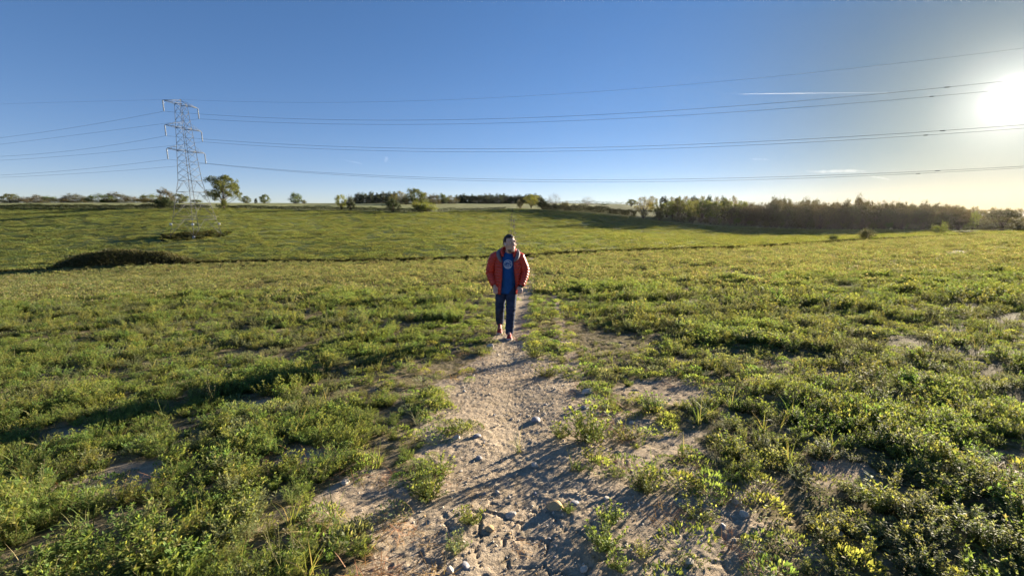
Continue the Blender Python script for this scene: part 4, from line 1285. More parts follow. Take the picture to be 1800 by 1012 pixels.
# anti-climbing frame and warning plates
mb = MB(); z = .145 * PTOP
for f in range(4):
    (a0, b0), (a1, b1) = S4[f], S4[(f + 1) % 4]
    p, q = corner(z, a0, b0) * np.array([1.12, 1.12, 1]), corner(z, a1, b1) * np.array([1.12, 1.12, 1])
    for dz in (0, .18, .36): mb.tube([p + (0, 0, dz), q + (0, 0, dz)], .012, 3)
obj('anticlimbing_wire', mb.mesh('anticlimbing_wire', (M_steel,)), pyl)
for a, b in ((-1, -1), (1, 1), (1, -1)):
    mb = MB(); mb.box(corner(.095 * PTOP, a, b) * np.array([1.03, 1.03, 1]), (.5, .05, .36), Matrix.Rotation(-ang, 3, 'Z'))
    obj('warning_plate', mb.mesh('warning_plate', (M_sign,)), pyl)
for a, b in S4:
    mb = MB(); p = corner(0, a, b); mb.tube([p + (0, 0, -.5), p + (0, 0, .22)], [.34, .26], 10)
    obj('footing', mb.mesh('footing', (simple_mat('concrete', (.35, .34, .31), .9, .1, var=.2, scale=4) if a == b == -1 else bpy.data.materials['concrete'],)), pyl)

def to_world(p):
    return np.array([PX, PY, PZ]) + ld * p[0] + pd * p[1] + np.array([0, 0, p[2]])
def wire(label, start, ptsR, ptsL, r=.019, damp=()):
    """conductor through the tower; heights along its vertical plane read from the photograph"""
    w0 = to_world(start)
    def samp(lst):
        out = []
        for x, y in lst:
            k, m = ray(x, y)
            # on the line's plane: w0 + ld*s, X = k*Y
            s = (k * w0[1] - w0[0]) / (ld[0] - k * ld[1])
            out.append((s, EYE + m * (w0[1] + ld[1] * s)))
        return out
    R_, L_ = samp(ptsR), samp(ptsL)
    def fit(S):
        s = np.array([a for a, _ in S]); dz = np.array([b for _, b in S]) - w0[2]
        A = np.stack([s, s * s], 1)
        return np.linalg.lstsq(A, dz, rcond=None)[0]
    cR, cL = fit(R_), fit(L_)
    sR = np.linspace(0, 190, 90); sL = np.linspace(-150, 0, 60)[:-1]
    P = [w0 + ld * s + np.array([0, 0, cL[0] * s + cL[1] * s * s]) for s in sL] + [w0 + ld * s + np.array([0, 0, cR[0] * s + cR[1] * s * s]) for s in sR]
    e = empty('power_line', tuple(w0))
    tag(e, label, 'power line', 'wires of the overhead line')
    mb = MB(); mb.tube(np.array(P) - w0, r, 5)
    obj('conductor', mb.mesh('conductor', (M_wire,), True), e)
    for x, y in damp:
        (s, zz), = samp([(x, y)])
        p = ld * s + np.array([0, 0, cR[0] * s + cR[1] * s * s])
        mb = MB(); mb.tube([p - ld * .28, p - ld * .1, p + ld * .1, p + ld * .28], [.045, .06, .06, .045], 8)
        obj('spacer', mb.mesh('spacer', (M_wire,), True), e)
wire('earth wire, highest of all the wires, from the pylon top', (0, 0, PTOP), ((640, 181), (900, 171), (1250, 143), (1500, 119), (1790, 88)), ((180, 178), (40, 182)), .011)
T = {(round(z, 2), s): p for z, s, arm, p in TIPS}
wire('upper wire of the near side, second highest on the right', T[(round(A1, 2), -1)], ((480, 208.5), (700, 212.5), (900, 208), (1250, 188), (1550, 163.5), (1740, 148)), ((150, 221), (0, 242.5)), damp=((1665, 153),))
wire('upper wire of the far side, third highest on the right', T[(round(A1, 2), 1)], ((480, 215), (700, 219), (950, 215.5), (1250, 199), (1550, 177), (1740, 161)), ((200, 229), (0, 254)), damp=((1638, 168),))
wire('middle wire of the near side, fourth highest on the right', T[(round(A2, 2), -1)], ((480, 254), (700, 261), (900, 261), (1250, 251), (1550, 237), (1740, 225)), ((150, 262), (0, 275)), damp=((1657, 228),))
wire('middle wire of the far side, fifth highest on the right', T[(round(A2, 2), 1)], ((480, 259), (700, 265.5), (950, 266), (1250, 258.5), (1550, 243), (1740, 230)), ((200, 267), (0, 282)), damp=((1627, 238),))
wire('lower wire of the near side, second lowest on the right', T[(round(A3, 2), -1)], ((480, 298), (700, 311), (950, 316), (1250, 312), (1550, 304), (1740, 297)), ((150, 297), (0, 308)), damp=((1648, 301),))
wire('lower wire of the far side, lowest of all the wires', T[(round(A3, 2), 1)], ((480, 302), (700, 313.5), (950, 319), (1250, 316), (1550, 308), (1740, 300)), ((200, 301), (0, 312)), damp=((1614, 305),))

# rank growth left uncut round the pylon's feet
g = np.random.default_rng(77)
n = 420
x = PX + g.normal(0, 2.3, n) - .4; y = PY + g.normal(0, 2.1, n)
stuff_instances('pylon_weeds', 'dark uncut weeds round the feet of the pylon', 'weeds',
                [leafy_clump(311, .35, .3, 16, M_hedge, .10, .05), leafy_clump(312, .3, .24, 16, M_darkleaf, .10, .05), grass_tuft(313, 36, .5, M_rough)],
                x, y, zt(x, y) - .02, g.uniform(.8, 1.7, n), g.integers(0, 3, n))
# contrail
M_con, nt, out = new_mat('contrail_vapour')
vs_ = nt.nodes.new('ShaderNodeVolumeScatter'); vs_.inputs['Density'].default_value = .007; vs_.inputs['Anisotropy'].default_value = .4
nt.links.new(vs_.outputs[0], out.inputs['Volume'])
D = 9000.0
k0, m0 = ray(1297, 165.5); k1, m1 = ray(1560, 162.5)
pa, pb = np.array([k0 * D, D, m0 * D]), np.array([k1 * D, D, m1 * D])
t = np.linspace(0, 1, 30)[:, None]
mb = MB(); mb.tube(pa + (pb - pa) * t, np.interp(t[:, 0], [0, .06, .4, 1], [1.5, 7, 8, 4]), 8)
tag(obj('contrail', mb.mesh('contrail', (M_con,), True)), 'thin white vapour trail high in the sky at the right', 'contrail')

def wisp(label, x, y, w, h, tilt, dens):
    """a shred of high thin cloud"""
    k, m_ = ray(x, y); c = np.array([k * D, D, m_ * D + EYE])
    mw, nt_, out_ = new_mat('thin_cloud')
    v_ = nt_.nodes.new('ShaderNodeVolumeScatter'); v_.inputs['Density'].default_value = dens; v_.inputs['Anisotropy'].default_value = .5
    nt_.links.new(v_.outputs[0], out_.inputs['Volume'])
    n = 24; t = np.linspace(-1, 1, n); g = np.random.default_rng(int(x))
    W, Hh = w / FPX * D, h / FPX * D
    P = np.stack([t * W / 2, 0 * t, np.sin(t * 2.2) * Hh * .25 + t * tilt * W / 2], 1)
    mb = MB(); mb.tube(P, np.maximum(1, Hh * .5 * np.sqrt(np.clip(1 - t * t, 0, 1)) * g.uniform(.5, 1.1, n)), 10)
    o = tag(obj('cloud_wisp', mb.mesh('cloud_wisp', (mw,), True)), label, 'cloud'); o.location = tuple(c)
wisp('long thin cloud shred low over the wood on the right', 1470, 301, 110, 6, -.03, .0006)
wisp('short slanting cloud shred right of the long one over the wood', 1545, 312, 44, 4, -.25, .0006)
wisp('small faint cloud shred below the wires left of the sun', 1335, 280, 36, 4, -.12, .0006)
wisp('faint slanting cloud shred in the sky left of the man', 622, 285, 34, 4, -.3, .0008)
wisp('tiny upright cloud streak in the sky left of the man', 679, 280, 8, 10, -.6, .0006)
# ------------------------------------------------------------------ the walking man
M_skin = simple_mat('skin', (0.58, 0.37, 0.28), .55, .35, var=.10, scale=30)
M_hair = simple_mat('dark_hair', (0.045, 0.034, 0.028), .6, .3, var=.4, scale=90, bump=.6, bscale=180)
M_beard = simple_mat('greying_beard', (0.16, 0.13, 0.115), .7, .2, var=.45, scale=120, bump=.5, bscale=260)
M_red = simple_mat('red_quilted_nylon', (0.52, 0.046, 0.025), .42, .4, var=.10, scale=12, bump=.35, bscale=60)
M_grey = simple_mat('grey_lining', (0.17, 0.15, 0.17), .7, .2, var=.12, scale=25, bump=.4, bscale=120)
M_blue = simple_mat('blue_cotton', (0.015, 0.085, 0.28), .85, .15, var=.12, scale=16, bump=.3, bscale=300)
M_print = simple_mat('pale_print', (0.62, 0.70, 0.78), .8, .15, var=.05)
M_denim = simple_mat('dark_denim', (0.030, 0.042, 0.080), .85, .15, var=.45, scale=9, bump=.5, bscale=140)
M_shoe = simple_mat('red_shoe_mesh', (0.40, 0.045, 0.035), .65, .3, var=.2, scale=40, bump=.4, bscale=200)
M_sole = simple_mat('pale_rubber', (0.50, 0.46, 0.44), .7, .3, var=.15, scale=30)
M_black = simple_mat('black_rubber', (0.015, 0.015, 0.016), .4, .4, var=.1)
M_eye = simple_mat('eye_white', (0.7, 0.68, 0.65), .3, .5, var=.02)
M_iris = simple_mat('dark_iris', (0.03, 0.025, 0.02), .2, .5, var=.02)
M_lip = simple_mat('lip', (0.40, 0.19, 0.16), .5, .3, var=.08)
M_zip = simple_mat('zip_tape', (0.30, 0.035, 0.03), .5, .3, var=.1)

def cap_pts(p0, r0, p1, r1, n=6):
    p0, p1 = np.array(p0, float), np.array(p1, float); d = p1 - p0; L = np.linalg.norm(d); d /= L
    a = np.linspace(0, np.pi / 2, n)
    pts = [p0 - d * r0 * math.cos(t) for t in a] + [p1 + d * r1 * math.sin(t) for t in a]
    rad = [max(.0004, r0 * math.sin(t)) for t in a] + [max(.0004, r1 * math.cos(t)) for t in a]
    return np.array(pts), np.array(rad)
def capsule(mb, p0, r0, p1, r1, sides=16):
    mb.tube(*cap_pts(p0, r0, p1, r1), sides)
def ellipsoid(mb, c, r, rot=None, nu=20, nv=14):
    u = np.linspace(0, 2 * np.pi, nu, endpoint=False); v = np.linspace(0.02, np.pi - .02, nv)
    P = np.stack([np.outer(np.sin(v), np.cos(u)), np.outer(np.sin(v), np.sin(u)), np.outer(np.cos(v), np.ones(nu))], -1).reshape(-1, 3) * np.array(r)
    if rot is not None: P = P @ np.array(rot).T
    i = np.arange(nv - 1)[:, None] * nu; j = np.arange(nu)[None]; k = (j + 1) % nu
    q = np.stack([i + j, i + nu + j, i + nu + k, i + k], -1).reshape(-1, 4)
    top = np.array([[0, 0, r[2]], [0, 0, -r[2]]], float)
    if rot is not None: top = top @ np.array(rot).T
    n = len(P); j = np.arange(nu); k = (j + 1) % nu
    t = np.vstack([np.stack([np.full(nu, n), j, k], -1), np.stack([np.full(nu, n + 1), (nv - 1) * nu + k, (nv - 1) * nu + j], -1)])
    mb.add(np.vstack([P, top]) + np.array(c), q, t)

def remeshed(mb, name, mats, voxel=.008, smooth=6, fn=None):
    """one continuous surface from overlapping solids"""
    me = mb.mesh(name + '_solids')
    o = bpy.data.objects.new(name + '_solids', me); C.objects.link(o)
    md = o.modifiers.new('r', 'REMESH'); md.mode = 'VOXEL'; md.voxel_size = voxel
    ms = o.modifiers.new('s', 'SMOOTH'); ms.factor = .5; ms.iterations = smooth
    dg = bpy.context.evaluated_depsgraph_get(); dg.update()
    out = bpy.data.meshes.new_from_object(o.evaluated_get(dg))
    bpy.data.objects.remove(o, do_unlink=True)
    n = len(out.vertices)
    if fn is not None and n:
        co = np.empty(n * 3, np.float32); out.vertices.foreach_get('co', co)
        no = np.empty(n * 3, np.float32); out.vertex_normals.foreach_get('vector', no)
        co = co.reshape(-1, 3); no = no.reshape(-1, 3)
        co = co + no * fn(co)[:, None]
        out.vertices.foreach_set('co', co.astype(np.float32).ravel())
    out.materials.clear()
    for m in mats: out.materials.append(m)
    out.polygons.foreach_set('use_smooth', np.ones(len(out.polygons), bool))
    out.name = name
    out.update()
    return out

gx, gy, gz = ground_at(892, 594)
MX, MY = ray(891, 590)[0] * 7.6, 7.6
man = empty('person', (MX, MY, float(zp(MX, MY - .2)) + .012), 0)
tag(man, 'man in an open red quilted jacket, blue t-shirt and dark jeans walking up the path', 'person')
HR = Matrix.Rotation(R(33), 3, 'Z') @ Matrix.Rotation(R(-4), 3, 'X')
HRn = np.array(HR); HC = np.array([.055, -.045, 1.655]); HS = 1.22
def hd(p): return HC + HRn @ (np.array(p) * HS)
SHR, ELR, WRR = (-.205, .03, 1.425), (-.295, .075, 1.135), (-.215, -.075, .915)
SHL, ELL, WRL = (.215, .03, 1.425), (.325, .055, 1.15), (.25, -.085, .915)
HIR, KNR, ANR = (-.095, .03, .87), (-.125, .03, .49), (-.135, .285, .165)
HIL, KNL, ANL = (.085, .02, .87), (.072, -.085, .50), (.045, -.165, .085)

b = MB()
ellipsoid(b, hd((0, .012, .012)), np.array((.075, .094, .100)) * HS, HRn)
ellipsoid(b, hd((0, -.026, -.058)), np.array((.057, .062, .070)) * HS, HRn)
ellipsoid(b, hd((0, -.062, -.098)), np.array((.030, .026, .024)) * HS, HRn)
capsule(b, hd((0, -.082, .012)), .011 * HS, hd((0, -.112, -.030)), .016 * HS)
capsule(b, hd((-.045, -.070, .032)), .014 * HS, hd((.045, -.070, .032)), .014 * HS)
for s in (-1, 1):
    capsule(b, hd((s * .045, -.055, -.025)), .024 * HS, hd((s * .05, -.03, -.04)), .022 * HS)
    ellipsoid(b, hd((s * .079, .012, -.008)), np.array((.012, .02, .032)) * HS, HRn)
capsule(b, hd((0, .02, -.07)), .060, (.03, .02, 1.43), .066)
ellipsoid(b, (.01, .015, 1.30), (.155, .095, .16)); ellipsoid(b, (.0, .01, 1.05), (.14, .11, .20)); ellipsoid(b, (0, .03, .88), (.15, .10, .10))
capsule(b, SHR, .062, SHL, .062)
for sh, el, wr in ((SHR, ELR, WRR), (SHL, ELL, WRL)):
    capsule(b, sh, .052, el, .040); capsule(b, el, .040, wr, .027)
for hi, kn, an in ((HIR, KNR, ANR), (HIL, KNL, ANL)):
    capsule(b, hi, .080, kn, .054); capsule(b, kn, .052, an, .036)
capsule(b, ANR, .033, (-.135, .15, .05), .03); capsule(b, ANL, .033, (.048, -.30, .045), .03)
def hand(wr, inward, s):
    """fingers slipping into the pocket, thumb on the outside towards the body's middle"""
    wr = np.array(wr); dn = np.array([inward * .25, -.42, -.87]); dn /= np.linalg.norm(dn)
    side = np.array([inward, .15, .18]); side /= np.linalg.norm(side)
    pc = wr + dn * .055
    capsule(b, wr, .026, pc, .030)
    for k, (o, L) in enumerate(((-.033, .058), (-.011, .072), (.012, .076), (.034, .066))):
        p0 = pc + side * o + dn * .018
        capsule(b, pc + side * o * .6, .017, p0, .0125)
        p1 = p0 + dn * L * .5 + np.array([0, -.006, 0]); p2 = p1 + dn * L * .5 + np.array([inward * .004, .014, -.004])
        capsule(b, p0, .0115, p1, .0105, 10); capsule(b, p1, .0105, p2, .009, 10)
    t0 = wr + side * .028 + dn * .02; t1 = t0 + side * .026 + dn * .028 + np.array([0, -.012, 0]); t2 = t1 + dn * .032 + side * .006
    capsule(b, t0, .016, t1, .0125, 10); capsule(b, t1, .012, t2, .010, 10)
hand(WRR, .7, -1); hand(WRL, -.7, 1)
obj('body', remeshed(b, 'body', (M_skin,), .0055, 5), man)

def shell(c, r, mask, rot, name, mat, nz=.0, nu=44, nv=30):
    u = np.linspace(0, 2 * np.pi, nu, endpoint=False); v = np.linspace(0, np.pi, nv)
    D = np.stack([np.outer(np.sin(v), np.cos(u)), np.outer(np.sin(v), np.sin(u)), np.outer(np.cos(v), np.ones(nu))], -1)
    P = D * np.array(r)
    jit = (fbm(D[..., 0] * 9 + 20, D[..., 1] * 9 + D[..., 2] * 7 + 20, 401, 3) - .5) * nz
    P = P * (1 + jit[..., None])
    ok = mask(P[..., 0], P[..., 1], P[..., 2])
    i = np.arange(nv - 1)[:, None] * nu; j = np.arange(nu)[None]; k = (j + 1) % nu
    q = np.stack([i + j, i + nu + j, i + nu + k, i + k], -1)
    okq = ok[:-1] & ok[1:] & np.roll(ok, -1, 1)[:-1] & np.roll(ok, -1, 1)[1:]
    W = (P.reshape(-1, 3) * HS) @ HRn.T + hd(c)
    o = obj(name, mesh_np(name, W, q[okq], (mat,), True), man)
    md = o.modifiers.new('t', 'SOLIDIFY'); md.thickness = .012; md.offset = -1
    return o
shell((0, .014, .016), (.083, .103, .116), lambda x, y, z: (z > .062 - .25 * np.maximum(y, 0)) | ((y > .005) & (z > -.055)) | ((np.abs(x) > .066) & (y > -.03) & (z > .0)), HRn, 'hair', M_hair, .16)
shell((0, -.026, -.060), (.062, .068, .074), lambda x, y, z: (y < .012) & (z < -.020) & ~((np.abs(x) < .022) & (z > -.036) & (z < -.022)), HRn, 'beard', M_beard, .07)
for s in (-1, 1):
    m = MB(); ellipsoid(m, hd((s * .032, -.081, .012)), np.array((.0135, .008, .0085)) * HS, HRn, 12, 8)
    ey = obj('eye', m.mesh('eye', (M_eye,), True), man)
    m = MB(); ellipsoid(m, hd((s * .032 + .003, -.0878, .012)), np.array((.006, .004, .0065)) * HS, HRn, 10, 6)
    obj('iris', m.mesh('iris', (M_iris,), True), ey)
    m = MB(); m.tube([hd((s * .014, -.089, .031)), hd((s * .034, -.088, .037)), hd((s * .053, -.074, .031))], [.004, .005, .003], 6)
    obj('eyebrow', m.mesh('eyebrow', (M_hair,), True), man)
m = MB(); m.tube([hd((-.022, -.082, -.052)), hd((0, -.090, -.050)), hd((.022, -.082, -.052))], [.003, .007, .003], 8)
obj('mouth', m.mesh('mouth', (M_lip,), True), man)
m = MB(); capsule(m, hd((-.085, -.012, -.008)), .009, hd((-.082, -.018, -.03)), .004, 8)
obj('earbud', m.mesh('earbud', (M_eye,), True), man)

# jeans
j = MB()
ellipsoid(j, (-.002, .03, .875), (.168, .122, .115))
for hi, kn, an, f in ((HIR, KNR, ANR, 1), (HIL, KNL, ANL, 1)):
    hi, kn, an = map(np.array, (hi, kn, an))
    capsule(j, hi, .108, kn, .084); capsule(j, kn, .084, kn + (an - kn) * .55, .078); capsule(j, kn + (an - kn) * .55, .078, kn + (an - kn) * .95, .072)
def wrinkle(co):
    x, y, z = co.T
    a = np.exp(-((z - .5) / .12) ** 2) + .9 * np.exp(-((z - .2) / .10) ** 2) + .6 * np.exp(-((z - .78) / .08) ** 2)
    return ((fbm(x * 9 + 5, z * 34 + y * 8 + 5, 411, 3) - .5) * .032) * np.clip(a, .15, 1)
obj('jeans', remeshed(j, 'jeans', (M_denim,), .008, 4, wrinkle), man)

# t-shirt
TS = np.array([(.775, .0, .03, .168, .128), (.90, .0, .02, .168, .133), (1.05, .01, .0, .166, .140), (1.2, .015, -.002, .166, .132), (1.33, .02, .008, .168, .116), (1.42, .025, .016, .150, .098), (1.475, .03, .016, .088, .080), (1.50, .033, .012, .076, .072)])
def tsec(z):
    return [np.interp(z, TS[:, 0], TS[:, k]) for k in range(1, 5)]
zs = np.linspace(.775, 1.5, 70); nu = 64
V = []
for z in zs:
    cx, cy, rx, ry = tsec(z)
    a = np.linspace(0, 2 * np.pi, nu, endpoint=False)
    rip = 1 + .018 * np.sin(a * 5 + z * 9) * np.interp(z, [.77, 1.0, 1.3], [1, .6, .15]) + (fbm(np.cos(a) * 2 + 7, z * 9 + np.sin(a), 421, 2) - .5) * .05
    V.append(np.stack([cx + rx * np.cos(a) * rip, cy + ry * np.sin(a) * rip, np.full(nu, z)], -1))
V = np.array(V).reshape(-1, 3)
i = np.arange(len(zs) - 1)[:, None] * nu; jj = np.arange(nu)[None]; kk = (jj + 1) % nu
ts = obj('t_shirt', mesh_np('t_shirt', V, np.stack([i + jj, i + kk, i + nu + kk, i + nu + jj], -1).reshape(-1, 4), (M_blue,), True), man)
def shirt_pt(x, z, off=.006):
    cx, cy, rx, ry = tsec(z)
    return (x, cy - ry * math.sqrt(max(.02, 1 - ((x - cx) / rx) ** 2)) * 1.02 - off, z)
LX, LZ, LR = .022, 1.300, .070
m = MB()
def strip(pts, w, n=10):
    pts = np.array(pts); t = np.linspace(0, len(pts) - 1, n)
    p = np.stack([np.interp(t, range(len(pts)), pts[:, k]) for k in (0, 1)], 1)
    d = np.gradient(p, axis=0); d /= np.linalg.norm(d, axis=1)[:, None] + 1e-9; nn = np.stack([-d[:, 1], d[:, 0]], 1) * w / 2
    v = []
    for a, c in zip(p - nn, p + nn):
        v.append(shirt_pt(LX + a[0], LZ + a[1])); v.append(shirt_pt(LX + c[0], LZ + c[1]))
    q = np.arange(n - 1) * 2
    m.add(v, np.stack([q, q + 1, q + 3, q + 2], -1))
th_ = np.linspace(0, 2 * np.pi, 40)
strip(np.stack([np.cos(th_) * LR, np.sin(th_) * LR], 1), .010, 48)
strip([(-.055, .012), (-.012, .052), (.062, .0)], .009, 16)
strip([(-.012, .03), (.018, .048)], .007, 6)
for bx_, h in ((-.034, .018), (0, .03), (.03, .022)):
    strip([(bx_, -.030), (bx_, -.030 + h)], .012, 3)
    strip([(bx_, -.026 + h), (bx_, -.020 + h)], .012, 3)
for zz in (-.040, -.052): strip([(-math.sqrt(LR ** 2 - zz ** 2) + .004, zz), (math.sqrt(LR ** 2 - zz ** 2) - .004, zz)], .006, 8)
obj('shirt_print', m.mesh('shirt_print', (M_print,)), ts)

# jacket: open quilted shell with baffles, two sleeves
JS = np.array([(.775, .005, .03, .208, .168), (.90, .005, .02, .212, .170), (1.05, .012, .005, .212, .168), (1.2, .015, .0, .215, .158), (1.33, .018, .008, .222, .140), (1.42, .02, .016, .205, .118), (1.47, .025, .02, .150, .104), (1.505, .03, .02, .105, .090)])
pitch = .052
zs = np.linspace(.775, 1.505, 118); nu = 84
V = []; F = []
for z in zs:
    cx, cy, rx, ry = (np.interp(z, JS[:, 0], JS[:, k]) for k in range(1, 5))
    aL = np.interp(z, [.775, 1.0, 1.2, 1.35, 1.5], [R(33), R(28), R(25), R(27), R(40)])      # opening towards the man's right
    aR = np.interp(z, [.775, 1.0, 1.2, 1.35, 1.5], [R(52), R(44), R(32), R(29), R(40)])
    a = np.linspace(-np.pi / 2 + aR, 1.5 * np.pi - aL, nu)
    puff = np.abs(np.sin(np.pi * (z - .775) / pitch)) ** .55
    edge = np.minimum(np.linspace(0, 1, nu), np.linspace(1, 0, nu))
    pf = (.016 * puff + .004) * sstep(0, .03, edge) * np.interp(z, [1.44, 1.5], [1, .3]) + (fbm(np.cos(a) * 4 + 3, z * 12 + np.sin(a) * 3, 431, 2) - .5) * .02
    flare = .03 * np.exp(-edge / .05) * np.interp(z, [.775, 1.1, 1.4], [1, .7, .2])
    V.append(np.stack([cx + (rx + pf) * np.cos(a), cy + (ry + pf) * np.sin(a) - flare, np.full(nu, z) + .006 * np.sin(a * 3) * (z < .8)], -1))
V = np.array(V).reshape(-1, 3)
i = np.arange(len(zs) - 1)[:, None] * nu; jj = np.arange(nu - 1)[None]
jk = MB(); jk.add(V, np.stack([i + jj, i + jj + 1, i + nu + jj + 1, i + nu + jj], -1).reshape(-1, 4))
jo = obj('jacket', jk.mesh('jacket', (M_red,), True), man)
md = jo.modifiers.new('t', 'SOLIDIFY'); md.thickness = .018; md.offset = -1
for sh, el, wr, s in ((SHR, ELR, WRR, -1), (SHL, ELL, WRL, 1)):
    sh, el, wr = map(np.array, (sh, el, wr))
    sh0 = sh + np.array([-s * .06, 0, .0])
    n = 110; t = np.linspace(0, 1, n)[:, None]
    ctr = np.array([sh0, sh + (0, 0, -.01), (sh + el) / 2 + np.array([s * .012, 0, 0]), el, (el + wr) / 2 + np.array([s * .006, -.0, 0]), wr + (wr - el) * .02])
    # smooth curve through the arm
    u = np.linspace(0, len(ctr) - 1, n); P = np.stack([np.interp(u, range(len(ctr)), ctr[:, k]) for k in range(3)], 1)
    ker = np.hanning(25); ker /= ker.sum()
    P = np.stack([np.convolve(np.pad(P[:, k], 12, mode='edge'), ker, 'valid') for k in range(3)], 1)
    L = np.concatenate([[0], np.cumsum(np.linalg.norm(np.diff(P, axis=0), axis=1))])
    rad = np.interp(L / L[-1], [0, .12, .3, .55, .8, .96, 1], [.075, .088, .082, .074, .064, .052, .046])
    rad = rad + .013 * np.abs(np.sin(np.pi * L / .047)) ** .55 + (fbm(L * 20, L * 0 + s, 441, 2) - .5) * .012
    sl = MB(); sl.tube(P, rad, 24, cap=False)
    so_ = obj('sleeve', sl.mesh('sleeve', (M_red,), True), man)
    cf = MB(); d = (wr - el) / np.linalg.norm(wr - el)
    cf.tube([P[-1] - d * .022, P[-1] + d * .004], [.047, .045], 20, cap=False)
    obj('cuff', cf.mesh('cuff', (M_zip,), True), so_)
def roll(pts, r, name, mat, sides=14, flat=None):
    pts = np.array(pts); u = np.linspace(0, len(pts) - 1, 60)
    P = np.stack([np.interp(u, range(len(pts)), pts[:, k]) for k in range(3)], 1)
    ker = np.hanning(11); ker /= ker.sum()
    P = np.stack([np.convolve(np.pad(P[:, k], 5, mode='edge'), ker, 'valid') for k in range(3)], 1)
    mm = MB(); mm.tube(P, np.interp(u / u[-1], np.linspace(0, 1, len(r)), r) * (1 + .12 * (fbm(u * 1.3, u * 0, 451, 2) - .5)), sides)
    return obj(name, mm.mesh(name, (mat,), True), man)
roll([(-.085, -.150, 1.335), (-.125, -.128, 1.40), (-.150, -.07, 1.47), (-.125, .03, 1.525), (.02, .115, 1.535), (.18, .03, 1.525), (.205, -.07, 1.47), (.178, -.128, 1.41), (.125, -.15, 1.345)],
     [.012, .030, .036, .040, .046, .040, .036, .032, .014], 'hood_lining', M_grey)
roll([(-.062, -.115, 1.43), (-.085, -.06, 1.505), (-.075, .03, 1.56), (.03, .085, 1.565), (.135, .03, 1.555), (.145, -.06, 1.50), (.118, -.118, 1.425)],
     [.012, .030, .034, .034, .034, .030, .012], 'collar', M_red)
for col_, ang_ in ((0, 'R'), (nu - 1, 'L')):
    E = V.reshape(len(zs), nu, 3)[:, col_]
    mm = MB(); mm.tube(E[::3] + np.array([0, -.004, 0]), .007, 8)
    obj('zip', mm.mesh('zip', (M_zip,), True), jo)
mm = MB(); wv = np.array(WRL) + (np.array(WRL) - np.array(ELL)) / np.linalg.norm(np.array(WRL) - np.array(ELL)) * .016
dv = (np.array(WRL) - np.array(ELL)); dv /= np.linalg.norm(dv)
mm.tube([wv - dv * .011, wv + dv * .011], .033, 18)
mm.box(wv + np.array([.022, -.026, .0]), (.026, .016, .034))
obj('wristwatch', mm.mesh('wristwatch', (M_black,), True), man)

def shoe(path, name='shoe'):
    """path: heel, ball, toe points on the sole; front of the shoe faces the viewer"""
    P = np.array(path, float); u = np.linspace(0, 2, 26)
    c = np.stack([np.interp(u, range(3), P[:, k]) for k in range(3)], 1)
    w = np.interp(u / 2, [0, .06, .25, .6, .85, .97, 1], [.018, .034, .037, .050, .044, .026, .008])
    h = np.interp(u / 2, [0, .05, .28, .5, .75, .95, 1], [.060, .095, .105, .078, .055, .038, .018])
    tg = np.gradient(c, axis=0); tg /= np.linalg.norm(tg, axis=1)[:, None]
    side = np.cross(tg, (0, 0, 1)); side /= np.linalg.norm(side, axis=1)[:, None]; upv = np.cross(side, tg)
    up_, so_ = MB(), MB()
    a = np.linspace(0, np.pi, 15)
    V = c[:, None] + side[:, None] * (np.cos(a)[None, :, None] * w[:, None, None]) + upv[:, None] * (.018 + np.sin(a)[None, :, None] ** .75 * h[:, None, None])
    n, k = V.shape[:2]
    i = np.arange(n - 1)[:, None] * k; j_ = np.arange(k - 1)[None]
    up_.add(V.reshape(-1, 3), np.stack([i + j_, i + j_ + 1, i + k + j_ + 1, i + k + j_], -1).reshape(-1, 4))
    Vs = []
    for zz, ww in ((0, .92), (.012, 1.08), (.026, 1.04)):
        Vs.append(np.stack([c + side * (w * ww + .002)[:, None] + upv * zz, c - side * (w * ww + .002)[:, None] + upv * zz], 1))
    for q in range(2):
        A, B_ = Vs[q], Vs[q + 1]
        for sd in (0, 1):
            v = np.concatenate([A[:, sd], B_[:, sd]]); i = np.arange(n - 1)
            so_.add(v, np.stack([i, i + 1, i + n + 1, i + n], -1))
    i = np.arange(n - 1) * 2
    so_.add(Vs[0].reshape(-1, 3), np.stack([i, i + 1, i + 3, i + 2], -1)); so_.add(Vs[2].reshape(-1, 3), np.stack([i, i + 1, i + 3, i + 2], -1))
    for e in (0, n - 1):
        for q in range(2): so_.add([Vs[q][e, 0], Vs[q][e, 1], Vs[q + 1][e, 1], Vs[q + 1][e, 0]], [[0, 1, 2, 3]])
    s = obj(name, up_.mesh(name, (M_shoe,), True), man)
    obj('sole', so_.mesh('sole', (M_sole,)), s)
    lc = MB()
    for t_ in (9, 11, 13):
        p = c[t_] + upv[t_] * (.018 + h[t_] * 1.0)
        lc.tube([p - side[t_] * .022 - upv[t_] * .006, p + upv[t_] * .004, p + side[t_] * .022 - upv[t_] * .006], .0035, 5)
    obj('lace', lc.mesh('lace', (M_sole,), True), s)
dzr = float(zp(MX - .13, MY + .15)) - man.location.z
dzl = float(zp(MX + .05, MY - .25)) - man.location.z
shoe([(-.135, .355, .125 + dzr), (-.135, .165, .012 + dzr), (-.138, .085, .006 + dzr)])
shoe([(.043, -.105, .010 + dzl), (.047, -.29, .006 + dzl), (.050, -.385, .022 + dzl)])

